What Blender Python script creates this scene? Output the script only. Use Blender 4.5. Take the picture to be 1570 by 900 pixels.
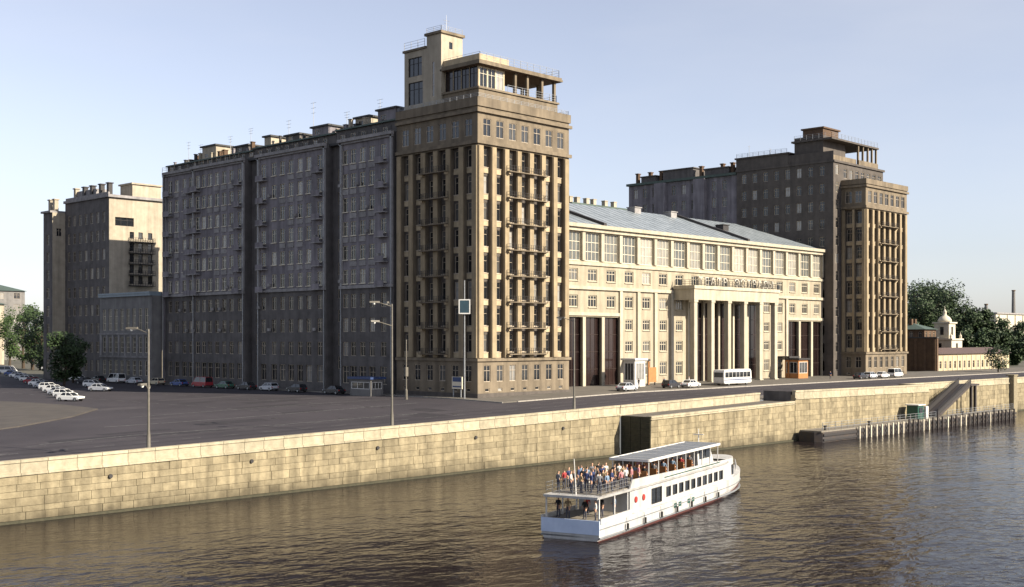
import bpy, bmesh, math, random
from mathutils import Vector, Matrix
random.seed(7)
R = math.radians
for o in list(bpy.data.objects): bpy.data.objects.remove(o)
SC = bpy.context.scene
COL = SC.collection
K = 1.2            # metres per layout unit (the layout below is in units, camera 13 units above the water)
# ------------------------------------------------------------------ camera
cam = bpy.data.cameras.new('camera'); camo = bpy.data.objects.new('camera', cam); COL.objects.link(camo)
camo.location = (0, 0, 13*K); camo.rotation_euler = (R(90), 0, -math.atan2(.7242, .6896))
F_PX = 1843.0; cam.sensor_width = 36; cam.lens = 36*F_PX/1570; cam.shift_y = 70/1570
cam.clip_start = .5; cam.clip_end = 20000
SC.camera = camo
# ------------------------------------------------------------------ sky, sun, exposure
SUN_EL, SUN_OFF = R(30), R(17)
SUN = Vector((math.sin(SUN_OFF)*math.cos(SUN_EL), -math.cos(SUN_OFF)*math.cos(SUN_EL), math.sin(SUN_EL)))
W = bpy.data.worlds.new('World'); SC.world = W; W.use_nodes = True
nt = W.node_tree; bg = nt.nodes['Background']
sky = nt.nodes.new('ShaderNodeTexSky'); sky.sky_type = 'NISHITA'; sky.sun_disc = False
sky.sun_elevation = SUN_EL; sky.sun_rotation = math.atan2(SUN.x, SUN.y)
sky.altitude = 100; sky.air_density = 1.0; sky.dust_density = .8; sky.ozone_density = 2.4
hs = nt.nodes.new('ShaderNodeHueSaturation'); hs.inputs['Saturation'].default_value = .52     # hazy pale summer sky
nt.links.new(sky.outputs[0], hs.inputs['Color']); tn = nt.nodes.new('ShaderNodeMix'); tn.data_type = 'RGBA'; tn.blend_type = 'MULTIPLY'; tn.inputs[0].default_value = 1; tn.inputs[7].default_value = (.985, .965, 1.03, 1)
nt.links.new(hs.outputs[0], tn.inputs[6]); wtc = nt.nodes.new('ShaderNodeTexCoord'); wmp = nt.nodes.new('ShaderNodeMapping'); wmp.inputs['Scale'].default_value = (1.6, 1.6, 6)
wn = nt.nodes.new('ShaderNodeTexNoise'); wn.inputs['Scale'].default_value = 1.3; wn.inputs['Detail'].default_value = 5; wn.inputs['Roughness'].default_value = .55
wr = nt.nodes.new('ShaderNodeMapRange'); wr.inputs[1].default_value = .4; wr.inputs[2].default_value = .75; wr.inputs[3].default_value = 0; wr.inputs[4].default_value = .3
wc = nt.nodes.new('ShaderNodeMix'); wc.data_type = 'RGBA'; wc.inputs[7].default_value = (4.9, 5.0, 5.3, 1)     # faint thin high cloud
nt.links.new(wtc.outputs['Generated'], wmp.inputs[0]); nt.links.new(wmp.outputs[0], wn.inputs['Vector']); nt.links.new(wn.outputs['Fac'], wr.inputs[0]); nt.links.new(wr.outputs[0], wc.inputs[0])
nt.links.new(tn.outputs[2], wc.inputs[6]); nt.links.new(wc.outputs[2], bg.inputs[0]); bg.inputs[1].default_value = .077
sl = bpy.data.lights.new('sun', 'SUN'); sl.energy = 5.0; sl.angle = R(.5); sl.color = (1, .89, .72)
so = bpy.data.objects.new('sun', sl); COL.objects.link(so); so.rotation_euler = SUN.to_track_quat('Z', 'Y').to_euler()
so.location = (0, -200, 300)
VS = SC.view_settings; VS.view_transform = 'Standard'; VS.look = 'None'; VS.gamma = 1; VS.use_curve_mapping = False
VS.exposure = 1.2
# ------------------------------------------------------------------ materials
MATS = {}
def node(nt, t, **kw):
    n = nt.nodes.new(t)
    for k, v in kw.items(): setattr(n, k, v)
    return n
def mat(name, c1, c2=None, rough=.85, scale=1.2, bump=0, bscale=8, vary=0, metal=0, spec=.3, island=False, streak=0, objcol=False, tide=False):
    """procedural material: two tones mixed by noise, per-piece value variation, fine bump, rain streaks"""
    if name in MATS: return MATS[name]
    m = bpy.data.materials.new(name); m.use_nodes = True; t = m.node_tree
    b = t.nodes['Principled BSDF']; L = t.links.new
    b.inputs['Roughness'].default_value = rough; b.inputs['Metallic'].default_value = metal
    b.inputs['Specular IOR Level'].default_value = spec
    tc = node(t, 'ShaderNodeTexCoord')
    if c2 is None: c2 = tuple(x*.8 for x in c1)
    n = node(t, 'ShaderNodeTexNoise'); n.inputs['Scale'].default_value = scale; n.inputs['Detail'].default_value = 6; n.inputs['Roughness'].default_value = .62
    L(tc.outputs['Object'], n.inputs['Vector'])
    rp = node(t, 'ShaderNodeValToRGB'); rp.color_ramp.elements[0].position = .32; rp.color_ramp.elements[1].position = .68
    rp.color_ramp.elements[0].color = (*c2, 1); rp.color_ramp.elements[1].color = (*c1, 1)
    L(n.outputs['Fac'], rp.inputs[0]); out = rp.outputs[0]
    def mul(a, sock):
        x = node(t, 'ShaderNodeMix'); x.data_type = 'RGBA'; x.blend_type = 'MULTIPLY'; x.inputs[0].default_value = 1
        L(a, x.inputs[6]); L(sock, x.inputs[7]); return x.outputs[2]
    if streak:
        mp = node(t, 'ShaderNodeMapping'); mp.inputs['Scale'].default_value = (1.1, 1.1, .07); L(tc.outputs['Object'], mp.inputs[0])
        n2 = node(t, 'ShaderNodeTexNoise'); n2.inputs['Scale'].default_value = 1; n2.inputs['Detail'].default_value = 5; L(mp.outputs[0], n2.inputs['Vector'])
        mr = node(t, 'ShaderNodeMapRange'); mr.inputs[1].default_value = .35; mr.inputs[2].default_value = .7; mr.inputs[3].default_value = 1; mr.inputs[4].default_value = 1-streak
        L(n2.outputs['Fac'], mr.inputs[0]); out = mul(out, mr.outputs[0])
    if tide:
        ge_ = node(t, 'ShaderNodeNewGeometry'); sx_ = node(t, 'ShaderNodeSeparateXYZ'); L(ge_.outputs['Position'], sx_.inputs[0])
        n4 = node(t, 'ShaderNodeTexNoise'); n4.inputs['Scale'].default_value = .45; n4.inputs['Detail'].default_value = 6; L(ge_.outputs['Position'], n4.inputs['Vector'])
        m4 = node(t, 'ShaderNodeMath', operation='MULTIPLY_ADD'); m4.inputs[1].default_value = -3.2; L(n4.outputs['Fac'], m4.inputs[0]); L(sx_.outputs['Z'], m4.inputs[2])
        r4 = node(t, 'ShaderNodeMapRange'); r4.inputs[1].default_value = -1.5; r4.inputs[2].default_value = .1; r4.inputs[3].default_value = .45; r4.inputs[4].default_value = 1; L(m4.outputs[0], r4.inputs[0])
        out = mul(out, r4.outputs[0])
    if vary:
        oi = node(t, 'ShaderNodeObjectInfo')
        rnd = oi.outputs['Random']
        if island:
            ge = node(t, 'ShaderNodeNewGeometry')
            ad = node(t, 'ShaderNodeMath', operation='ADD'); L(rnd, ad.inputs[0]); L(ge.outputs['Random Per Island'], ad.inputs[1])
            fr = node(t, 'ShaderNodeMath', operation='FRACT'); L(ad.outputs[0], fr.inputs[0]); rnd = fr.outputs[0]
        mr = node(t, 'ShaderNodeMapRange'); mr.inputs[3].default_value = 1-vary; mr.inputs[4].default_value = 1+vary*.6
        L(rnd, mr.inputs[0]); out = mul(out, mr.outputs[0])
    if objcol:
        oi = node(t, 'ShaderNodeObjectInfo'); out = mul(out, oi.outputs['Color'])
    L(out, b.inputs['Base Color'])
    if bump:
        n3 = node(t, 'ShaderNodeTexNoise'); n3.inputs['Scale'].default_value = bscale; n3.inputs['Detail'].default_value = 5; L(tc.outputs['Object'], n3.inputs['Vector'])
        bp = node(t, 'ShaderNodeBump'); bp.inputs['Strength'].default_value = bump; bp.inputs['Distance'].default_value = .05
        L(n3.outputs['Fac'], bp.inputs['Height']); L(bp.outputs[0], b.inputs['Normal'])
    MATS[name] = m; return m
def glass_mat(name, dark, light, rough=.08, hi=.8):
    m = bpy.data.materials.new(name); m.use_nodes = True; t = m.node_tree; b = t.nodes['Principled BSDF']; L = t.links.new
    oi = node(t, 'ShaderNodeObjectInfo'); rp = node(t, 'ShaderNodeValToRGB'); e = rp.color_ramp.elements
    e[0].position = .45; e[0].color = (*dark, 1); e[1].position = 1; e[1].color = (*light, 1)
    x = e.new(hi); x.color = tuple(a*.7+b_*.3 for a, b_ in zip(dark, light))+(1,)
    L(oi.outputs['Random'], rp.inputs[0])
    tc = node(t, 'ShaderNodeTexCoord'); n = node(t, 'ShaderNodeTexNoise'); n.inputs['Scale'].default_value = .9; L(tc.outputs['Object'], n.inputs['Vector'])
    mr = node(t, 'ShaderNodeMapRange'); mr.inputs[3].default_value = .6; mr.inputs[4].default_value = 1.4; L(n.outputs['Fac'], mr.inputs[0])
    mx = node(t, 'ShaderNodeMix'); mx.data_type = 'RGBA'; mx.blend_type = 'MULTIPLY'; mx.inputs[0].default_value = 1
    L(rp.outputs[0], mx.inputs[6]); L(mr.outputs[0], mx.inputs[7]); L(mx.outputs[2], b.inputs['Base Color'])
    b.inputs['Roughness'].default_value = rough; b.inputs['Specular IOR Level'].default_value = .55
    bp = node(t, 'ShaderNodeBump'); bp.inputs['Strength'].default_value = .025; bp.inputs['Distance'].default_value = .2
    n2 = node(t, 'ShaderNodeTexNoise'); n2.inputs['Scale'].default_value = .7; L(tc.outputs['Object'], n2.inputs['Vector']); L(n2.outputs['Fac'], bp.inputs['Height']); L(bp.outputs[0], b.inputs['Normal'])
    MATS[name] = m; return m
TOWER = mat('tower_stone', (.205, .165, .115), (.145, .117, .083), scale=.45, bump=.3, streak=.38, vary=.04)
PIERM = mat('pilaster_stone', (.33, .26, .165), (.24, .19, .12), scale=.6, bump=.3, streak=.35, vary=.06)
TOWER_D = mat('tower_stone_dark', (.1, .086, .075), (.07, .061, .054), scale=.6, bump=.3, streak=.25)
SPAND = mat('spandrel_plaster', (.44, .355, .235), (.32, .26, .17), scale=1.2, bump=.2, streak=.2, vary=.12)
WINGP = mat('wing_plaster', (.245, .225, .24), (.155, .142, .153), scale=.35, bump=.25, streak=.45)
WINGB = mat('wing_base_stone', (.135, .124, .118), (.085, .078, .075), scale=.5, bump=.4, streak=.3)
WTRIM = mat('wing_trim', (.31, .295, .29), (.21, .2, .196), scale=1, bump=.2, streak=.3, vary=.1)
THEAT = mat('theatre_plaster', (.36, .315, .235), (.29, .252, .185), scale=.4, bump=.15, streak=.3)
THEATL = mat('theatre_trim', (.44, .395, .305), (.36, .322, .245), scale=.8, bump=.12, streak=.25, vary=.05)
ROOFM = mat('metal_roof', (.3, .335, .36), (.21, .24, .26), rough=.38, scale=.4, metal=.2, spec=.5, streak=.2)
ROOFD = mat('roof_felt', (.07, .07, .07), (.045, .045, .045), scale=.7, bump=.2)
ROOFG = mat('green_roof_metal', (.07, .1, .085), (.05, .07, .06), scale=.7, rough=.6)
IRON = mat('dark_iron', (.025, .025, .028), (.04, .035, .032), rough=.6, scale=6)
GALV = mat('galvanised_steel', (.3, .31, .32), (.22, .225, .23), rough=.45, scale=4, metal=.5)
POLE = mat('pole_paint', (.13, .12, .1), (.09, .083, .07), rough=.55, scale=3)
FRAMEW = mat('window_frame_paint', (.42, .36, .28), (.3, .25, .19), rough=.6, scale=4, vary=.25)
FRAMEL = mat('pale_frame_paint', (.62, .56, .44), (.5, .45, .35), rough=.6, scale=4, vary=.1)
GLASS = glass_mat('window_glass', (.012, .014, .017), (.3, .29, .27), hi=.84)
GLASSB = glass_mat('big_window_glass', (.09, .095, .09), (.3, .28, .24), rough=.12, hi=.7)
GLASSR = glass_mat('entrance_glass', (.01, .006, .006), (.025, .015, .014), rough=.12)
GLASSC = glass_mat('car_glass', (.015, .017, .02), (.03, .033, .04), rough=.05)
DBROWN = mat('dark_brown_frame', (.03, .018, .014), (.022, .013, .011), rough=.5, scale=3)
GRAN = mat('embankment_stone', (.31, .262, .167), (.195, .162, .1), scale=1.3, bump=.55, bscale=6, vary=.2, island=True, streak=.42, tide=True)
GRANL = mat('parapet_stone', (.4, .355, .255), (.28, .247, .175), scale=1.4, bump=.4, bscale=7, vary=.16, island=True, streak=.14)
GRAND = mat('wall_mortar', (.24, .205, .135), (.16, .135, .09), scale=2, bump=.4)
ALGA_SHADE = mat('tide_stain_shade_stone', (.06, .055, .035), (.035, .035, .022), scale=2, bump=.4)  # waterline stain on the footing, painted shade on the terrace end blocks
ASPH = mat('asphalt', (.042, .037, .043), (.025, .022, .027), scale=.09, bump=.25, bscale=18, rough=.9)
PAVE = mat('pavement', (.12, .108, .092), (.085, .077, .066), scale=.5, bump=.25, bscale=10)
KERB = mat('kerb_stone', (.3, .28, .25), (.22, .2, .18), scale=2, bump=.2, vary=.15)
PAINT = mat('road_paint', (.2, .2, .195), (.055, .053, .055), scale=1.8, rough=.8)
EARTH = mat('city_ground', (.09, .085, .07), (.06, .06, .045), scale=.02, bump=.2)
WHITE = mat('white_paint', (.6, .59, .56), (.5, .49, .47), rough=.35, scale=1.2, spec=.5)
BWHITE = mat('boat_white_paint', (.5, .5, .49), (.4, .39, .37), rough=.35, scale=.6, spec=.5, streak=.3)
BLUEP = mat('blue_paint', (.035, .06, .15), (.028, .048, .12), rough=.4, scale=2)
GREENP = mat('green_paint', (.02, .075, .055), (.016, .055, .042), rough=.4, scale=2)
REDP = mat('red_paint', (.35, .04, .03), (.26, .03, .025), rough=.5, scale=2)
ORANGE = mat('orange_paint', (.36, .16, .055), (.28, .12, .045), rough=.6, scale=1.2)
TYRE = mat('tyre_rubber', (.02, .02, .02), (.03, .03, .03), rough=.8, scale=8)
CARP = mat('car_paint', (1, 1, 1), (.93, .93, .93), rough=.25, spec=.6, objcol=True, scale=1)
LAMPG = mat('lamp_glass', (.75, .75, .72), (.65, .65, .62), rough=.2, spec=.6)
REDLENS = mat('red_lens', (.4, .02, .02), (.3, .02, .02), rough=.2, spec=.6)
BARK = mat('bark', (.07, .05, .035), (.04, .03, .02), scale=5, bump=.6)
LEAF = mat('foliage', (.05, .085, .024), (.03, .055, .016), rough=.6, scale=.5, vary=.45, island=True)
LEAFD = mat('dark_foliage', (.038, .062, .022), (.022, .04, .014), rough=.6, scale=.5, vary=.45, island=True)
BROWNW = mat('brown_brick_wall', (.12, .075, .045), (.08, .05, .032), scale=.8, bump=.3, streak=.2)
YELW = mat('yellow_plaster', (.44, .37, .24), (.36, .3, .19), scale=.7, bump=.2, streak=.15)
CHURCH = mat('white_lime_plaster', (.5, .46, .37), (.42, .385, .31), scale=1, bump=.15, streak=.12)
REDROOF = mat('red_roof_metal', (.2, .05, .035), (.15, .04, .03), rough=.5, scale=1)
GREYW = mat('grey_plaster', (.19, .183, .176), (.14, .136, .132), scale=.6, bump=.2, streak=.25)
CREAM = mat('cream_plaster', (.4, .35, .27), (.3, .262, .2), scale=.6, bump=.2, streak=.25)
PONT = mat('pontoon_steel', (.035, .035, .04), (.06, .045, .035), rough=.6, scale=1.5)
DECK = mat('deck_boards', (.2, .18, .15), (.14, .125, .1), scale=2, bump=.2)
SKIN = mat('skin', (.5, .3, .2), (.44, .26, .17), rough=.6, scale=8)
HAIR = mat('hair', (.03, .02, .012), (.05, .032, .018), rough=.6, scale=12)
TROUS = mat('trousers', (.06, .065, .09), (.045, .045, .06), scale=6)
SHIRT = mat('shirt_cloth', (1, 1, 1), (.82, .82, .82), objcol=True, scale=5)

# ------------------------------------------------------------------ builders
RW = {}
def thing(name, label, cat, loc=(0, 0, 0), group=None, rz=0, metric=False):
    o = bpy.data.objects.new(name, None); COL.objects.link(o); o.empty_display_size = .5
    o.location = Vector(loc)*(1 if metric else K); o.rotation_euler = (0, 0, rz)
    o['label'] = label; o['category'] = cat
    if group: o['group'] = group
    RW[o.name] = Vector(loc); return o
def tag(o, label, cat, group=None):
    o['label'] = label; o['category'] = cat
    if group: o['group'] = group
    return o
class MB:
    def __init__(s): s.v = []; s.f = []; s.m = []; s.mi = 0
    def add(s, vs, fs):
        n = len(s.v); s.v += [tuple(x) for x in vs]; s.f += [tuple(n+i for i in f) for f in fs]; s.m += [s.mi]*len(fs); return s
    def hexa(s, p):      # 8 points: bottom 4 ccw, top 4 ccw
        return s.add(p, [(0, 3, 2, 1), (4, 5, 6, 7), (0, 1, 5, 4), (1, 2, 6, 5), (2, 3, 7, 6), (3, 0, 4, 7)])
    def box(s, x0, x1, y0, y1, z0, z1):
        return s.hexa([(x0, y0, z0), (x1, y0, z0), (x1, y1, z0), (x0, y1, z0), (x0, y0, z1), (x1, y0, z1), (x1, y1, z1), (x0, y1, z1)])
    def fbox(s, F, a0, a1, z0, z1, d0, d1):   # d outward, d0 < d1
        return s.hexa([F(a0, z0, d1), F(a1, z0, d1), F(a1, z0, d0), F(a0, z0, d0), F(a0, z1, d1), F(a1, z1, d1), F(a1, z1, d0), F(a0, z1, d0)])
    def tube(s, p, q, r0, r1=None, n=8):
        r1 = r0 if r1 is None else r1
        p = Vector(p); q = Vector(q); d = (q-p).normalized(); a = d.orthogonal().normalized(); b = d.cross(a)
        ring = lambda c, r: [c+(a*math.cos(2*math.pi*i/n)+b*math.sin(2*math.pi*i/n))*r for i in range(n)]
        return s.add(ring(p, r0)+ring(q, r1), [(i, (i+1) % n, n+(i+1) % n, n+i) for i in range(n)]+[tuple(range(n-1, -1, -1)), tuple(range(n, 2*n))])
    def lathe(s, c, prof, n=12):
        c = Vector(c); vs = []
        for r, z in prof: vs += [c+Vector((r*math.cos(2*math.pi*i/n), r*math.sin(2*math.pi*i/n), z)) for i in range(n)]
        fs = [(k*n+i, k*n+(i+1) % n, (k+1)*n+(i+1) % n, (k+1)*n+i) for k in range(len(prof)-1) for i in range(n)]
        fs += [tuple(range(n-1, -1, -1)), tuple((len(prof)-1)*n+i for i in range(n))]
        return s.add(vs, fs)
    def prism(s, prof, y0, y1):    # profile in x,z extruded over y
        n = len(prof)
        return s.add([(x, y0, z) for x, z in prof]+[(x, y1, z) for x, z in prof], [tuple(range(n)), tuple(range(2*n-1, n-1, -1))]+[(i, n+i, n+(i+1) % n, (i+1) % n) for i in range(n)])
    def mesh(s, name, mats, off=(0, 0, 0), k=K, smooth=False, bevel=0):
        me = bpy.data.meshes.new(name); off = Vector(off)
        me.from_pydata([(Vector(v)-off)*k for v in s.v], [], s.f)
        mats = mats if isinstance(mats, (list, tuple)) else [mats]
        for m in mats: me.materials.append(m)
        if len(mats) > 1: me.polygons.foreach_set('material_index', s.m)
        if bevel:
            bm = bmesh.new(); bm.from_mesh(me); bmesh.ops.recalc_face_normals(bm, faces=bm.faces)
            bmesh.ops.bevel(bm, geom=bm.edges[:], offset=bevel*k, segments=1, affect='EDGES', profile=.6); bm.to_mesh(me); bm.free()
        if smooth: me.polygons.foreach_set('use_smooth', [True]*len(me.polygons))
        me.update(); return me
    def build(s, name, mats, parent=None, k=K, off=None, smooth=False, bevel=0):
        if off is None: off = RW.get(parent.name, (0, 0, 0)) if parent else (0, 0, 0)
        o = bpy.data.objects.new(name, s.mesh(name, mats, off, k, smooth, bevel)); COL.objects.link(o)
        if parent: o.parent = parent
        if parent: RW[o.name] = Vector(off)
        return o
def struct(o): o['kind'] = 'structure'; return o
def stuff(o): o['kind'] = 'stuff'; return o
def face(ox, oy, kind):
    """facade frame: F(along, z, outward).  kind 'S' faces the river, 'W' faces the street, 'E' faces away from it, 'N' back"""
    dx, dy, nx, ny = {'S': (1, 0, 0, -1), 'W': (0, -1, -1, 0), 'E': (0, 1, 1, 0), 'N': (-1, 0, 0, 1)}[kind]
    def F(a, z, d=0): return (ox+dx*a+nx*d, oy+dy*a+ny*d, z)
    F.rz = math.atan2(dy, dx); return F
def wall_sheet(mb, F, A0, A1, Z0, Z1, ops):
    """wall with real openings; ops = (a0, a1, z0, z1, depth); reveals included"""
    As = sorted({round(x, 4) for x in [A0, A1]+[o[0] for o in ops]+[o[1] for o in ops]})
    Zs = sorted({round(x, 4) for x in [Z0, Z1]+[o[2] for o in ops]+[o[3] for o in ops]})
    ai = {x: i for i, x in enumerate(As)}; zi = {x: i for i, x in enumerate(Zs)}
    hole = set()
    for o in ops:
        for i in range(ai[round(o[0], 4)], ai[round(o[1], 4)]):
            for j in range(zi[round(o[2], 4)], zi[round(o[3], 4)]): hole.add((i, j))
    n = len(Zs); vs = [F(a, z, 0) for a in As for z in Zs]; fs = []
    for i in range(len(As)-1):
        for j in range(n-1):
            if (i, j) not in hole: fs.append((i*n+j, (i+1)*n+j, (i+1)*n+j+1, i*n+j+1))
    mb.add(vs, fs)
    for a0, a1, z0, z1, d in ops:
        q = [F(a0, z0, 0), F(a1, z0, 0), F(a1, z1, 0), F(a0, z1, 0), F(a0, z0, -d), F(a1, z0, -d), F(a1, z1, -d), F(a0, z1, -d)]
        mb.add(q, [(0, 4, 5, 1), (1, 5, 6, 2), (2, 6, 7, 3), (3, 7, 4, 0)])
WM = {}
def window(par, F, o, cols=2, rows=2, fm=None, gm=None, sill=False, bar=.07, name='window'):
    """a framed window seated in opening o of facade F: frame mesh + pane sub-part (mesh data shared by size)"""
    a0, a1, z0, z1, d = o; w = round(a1-a0, 3); h = round(z1-z0, 3); fm = fm or FRAMEW; gm = gm or GLASS
    key = (w, h, cols, rows, fm.name, gm.name, sill, bar, name)
    if key not in WM:
        m = MB(); x = w/2
        def bx(xa, xb, za, zb, y0=-.08, y1=.04): m.box(xa, xb, y0, y1, za, zb)
        b = bar
        bx(-x, -x+b, 0, h); bx(x-b, x, 0, h); bx(-x+b, x-b, 0, b); bx(-x+b, x-b, h-b, h)
        for i in range(1, cols): c = -x+w*i/cols; bx(c-b*.4, c+b*.4, b, h-b, -.06)
        zz = [h*.68] if rows == 2 else [h*j/rows for j in range(1, rows)]
        for c in zz: bx(-x+b, x-b, c-b*.4, c+b*.4, -.05)
        if sill: bx(-x-.08, x+.08, -.1, -.002, -d-.12, .04)
        g = MB(); g.box(-x+.01, x-.01, .0, .05, .01, h-.01)
        WM[key] = (m.mesh(name, fm), g.mesh('pane', gm))
    me, ge = WM[key]
    off = RW[par.name]
    p = Vector(F((a0+a1)/2, z0, -d+.05))
    ob = bpy.data.objects.new(name, me); COL.objects.link(ob); ob.parent = par; ob.location = (p-off)*K; ob.rotation_euler = (0, 0, F.rz)
    pn = bpy.data.objects.new('pane', ge); COL.objects.link(pn); pn.parent = ob
    return ob
def railing(mb, pts, h=.9, step=1.2, r=.03, rails=3, z=None):
    for p, q in zip(pts, pts[1:]):
        p = Vector(p); q = Vector(q); n = max(1, int((q-p).length/step))
        for i in range(n+1):
            c = p.lerp(q, i/n); mb.box(c.x-r, c.x+r, c.y-r, c.y+r, c.z, c.z+h)
        for k in range(1, rails+1):
            zz = Vector((0, 0, h*k/rails)); mb.tube(p+zz, q+zz, r*.9, n=4)
def copy_tree(o, parent=None):
    c = o.copy(); COL.objects.link(c); c.parent = parent
    for ch in list(o.children): copy_tree(ch, c)
    return c
def zu(u):
    if u <= 36: return 3.4
    if u <= 105: return 3.4+1.2*(u-36)/69
    if u <= 135: return 4.6+.5*(u-105)/30
    return 5.1
def gz(u, v): return zu(u)+min(max((v-84)*.0193, 0), .6)
def gpx(x, y, dz=0):
    """pixel of the photograph -> point of the ground (layout units)"""
    r = (x-785)/F_PX; g = 5.0
    for _ in range(12):
        Z = F_PX*(13-g-dz)/(y-520); X = r*Z; u = .6896*X+.7242*Z; v = -.7242*X+.6896*Z; g = gz(u, v)
    return u, v, g
def sheet(name, m, us, vs, dz=0.0, thick=None, kind=True, zf=gz):
    br = [x for x in (36, 105, 135) if us[0] < x < us[-1]]; bv = [x for x in (84, 84+.6/.0193) if vs[0] < x < vs[-1]]
    us = sorted(set(list(us)+br)); vs = sorted(set(list(vs)+bv)); mb = MB(); n = len(vs)
    mb.add([(u, v, zf(u, v)+dz) for u in us for v in vs], [(i*n+j, (i+1)*n+j, (i+1)*n+j+1, i*n+j+1) for i in range(len(us)-1) for j in range(n-1)])
    if thick:
        for (ua, va), (ub, vb) in [((us[i], vs[0]), (us[i+1], vs[0])) for i in range(len(us)-1)]+[((us[i], vs[-1]), (us[i+1], vs[-1])) for i in range(len(us)-1)]+\
                [((us[0], vs[j]), (us[0], vs[j+1])) for j in range(n-1)]+[((us[-1], vs[j]), (us[-1], vs[j+1])) for j in range(n-1)]:
            mb.add([(ua, va, zf(ua, va)+dz-thick), (ub, vb, zf(ub, vb)+dz-thick), (ub, vb, zf(ub, vb)+dz), (ua, va, zf(ua, va)+dz)], [(0, 1, 2, 3)])
    o = mb.build(name, m)
    return struct(o) if kind else o

# ================================================================== SETTING: ground, water, roads
sheet('ground', EARTH, [-1500, 0, 300, 6000], [84.4, 140, 400, 6000])
g2 = MB(); g2.add([(136.6, 80.4, 5.1), (175.2, 80.4, 5.1), (175.2, 84.4, 5.1), (136.6, 84.4, 5.1)], [(0, 1, 2, 3)]); struct(g2.build('quay_terrace', PAVE))
def water_mat():
    m = bpy.data.materials.new('river_water'); m.use_nodes = True; t = m.node_tree; b = t.nodes['Principled BSDF']; L = t.links.new
    b.inputs['Base Color'].default_value = (.013, .010, .0105, 1); b.inputs['Roughness'].default_value = .09; b.inputs['IOR'].default_value = 1.33; b.inputs['Specular IOR Level'].default_value = .1
    tc = node(t, 'ShaderNodeTexCoord'); mp = node(t, 'ShaderNodeMapping'); mp.inputs['Rotation'].default_value = (0, 0, R(44)); mp.inputs['Scale'].default_value = (.62, 1, 1); L(tc.outputs['Object'], mp.inputs[0])
    def nz(sc, det, dist=0):
        n = node(t, 'ShaderNodeTexNoise'); n.inputs['Scale'].default_value = sc; n.inputs['Detail'].default_value = det; n.inputs['Distortion'].default_value = dist; L(mp.outputs[0], n.inputs['Vector']); return n.outputs['Fac']
    a = nz(.33, 2, .4); c = nz(1.25, 3, .3); pa = nz(.018, 2)
    mr = node(t, 'ShaderNodeMapRange'); mr.inputs[1].default_value = .35; mr.inputs[2].default_value = .65; mr.inputs[3].default_value = .35; mr.inputs[4].default_value = 1.45; L(pa, mr.inputs[0])
    m1 = node(t, 'ShaderNodeMath', operation='MULTIPLY'); L(a, m1.inputs[0]); m1.inputs[1].default_value = 2.2
    ad = node(t, 'ShaderNodeMath', operation='ADD'); L(m1.outputs[0], ad.inputs[0]); L(c, ad.inputs[1])
    m2 = node(t, 'ShaderNodeMath', operation='MULTIPLY'); L(ad.outputs[0], m2.inputs[0]); L(mr.outputs[0], m2.inputs[1])
    bp = node(t, 'ShaderNodeBump'); bp.inputs['Strength'].default_value = 1; bp.inputs['Distance'].default_value = .12; L(m2.outputs[0], bp.inputs['Height']); L(bp.outputs[0], b.inputs['Normal'])
    return m
wm = MB(); wm.add([(-1500, -900, 0), (6000, -900, 0), (6000, 84.2, 0), (-1500, 84.2, 0)], [(0, 1, 2, 3)]); struct(wm.build('river_water', water_mat()))
struct(sheet('embankment_road', ASPH, [-200, 30, 60, 90, 600], [88, 104], .006))
sheet('cross_street', ASPH, [70, 80, 90, 107.6], [104, 130, 320], .008)
sheet('square_asphalt', ASPH, [-100, 20, 69.99], [104, 330], .007)
sheet('quay_pavement', PAVE, [-200, 20, 60, 100, 600], [84.42, 88], .125, .125)
sheet('street_pavement', PAVE, [107.6, 110.2], [104, 115, 190, 230], .125, .125)
sheet('theatre_pavement', PAVE, [110.2, 128, 216, 320], [104, 111, 119], .125, .125)
# parking island on the left
pim = MB(); pp = [gpx(x, y) for x, y in ((-90, 614), (20, 617), (100, 622), (150, 628), (110, 640), (30, 655), (-90, 672))]
n = len(pp); pim.add([(u, v, g-.1) for u, v, g in pp]+[(u, v, g+.13) for u, v, g in pp], [tuple(range(n, 2*n))]+[(i, (i+1) % n, n+(i+1) % n, n+i) for i in range(n)]); struct(pim.build('parking_island', mat('dusty_pavement', (.075, .066, .058), (.052, .046, .042), scale=.3, bump=.2)))
for v in (92, 96, 100):                      # worn lane lines
    ln = MB()
    for i in range(60):
        u = 20+i*4.2
        ln.add([(u, v-.07, gz(u, v)+.014), (u+1.9, v-.07, gz(u+1.9, v)+.014), (u+1.9, v+.07, gz(u+1.9, v)+.014), (u, v+.07, gz(u, v)+.014)], [(0, 1, 2, 3)])
    struct(ln.build('lane_marking', PAINT))
for u in (80, 92):
    ln = MB()
    for i in range(30):
        v = 112+i*4.4; ln.add([(u-.07, v, gz(u, v)+.016), (u+.07, v, gz(u, v)+.016), (u+.07, v+2.2, gz(u, v+2.2)+.016), (u-.07, v+2.2, gz(u, v+2.2)+.016)], [(0, 1, 2, 3)])
    struct(ln.build('street_marking', PAINT))
rq = random.Random(4)
PATCH = mat('asphalt_patch', (.028, .025, .029), (.02, .018, .022), scale=.8, rough=.9); WORN = mat('worn_asphalt', (.054, .048, .053), (.036, .032, .037), scale=.6, rough=.9)
def ground_poly(name, pts, m, dz): 
    b = MB(); b.add([(u, v, gz(u, v)+dz) for u, v in pts], [tuple(range(len(pts)))]); return struct(b.build(name, m))
for i in range(26):
    u = rq.uniform(20, 100); v = rq.uniform(90, 150) if u < 98 else 95; a, b = rq.uniform(1.5, 7), rq.uniform(.6, 2.2)
    ground_poly('road_patch', [(u-a, v-b), (u+a*rq.uniform(.7, 1.1), v-b*rq.uniform(.7, 1.2)), (u+a, v+b), (u-a*rq.uniform(.8, 1.1), v+b)], PATCH if i % 3 else WORN, .011+i*.00006)
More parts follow.
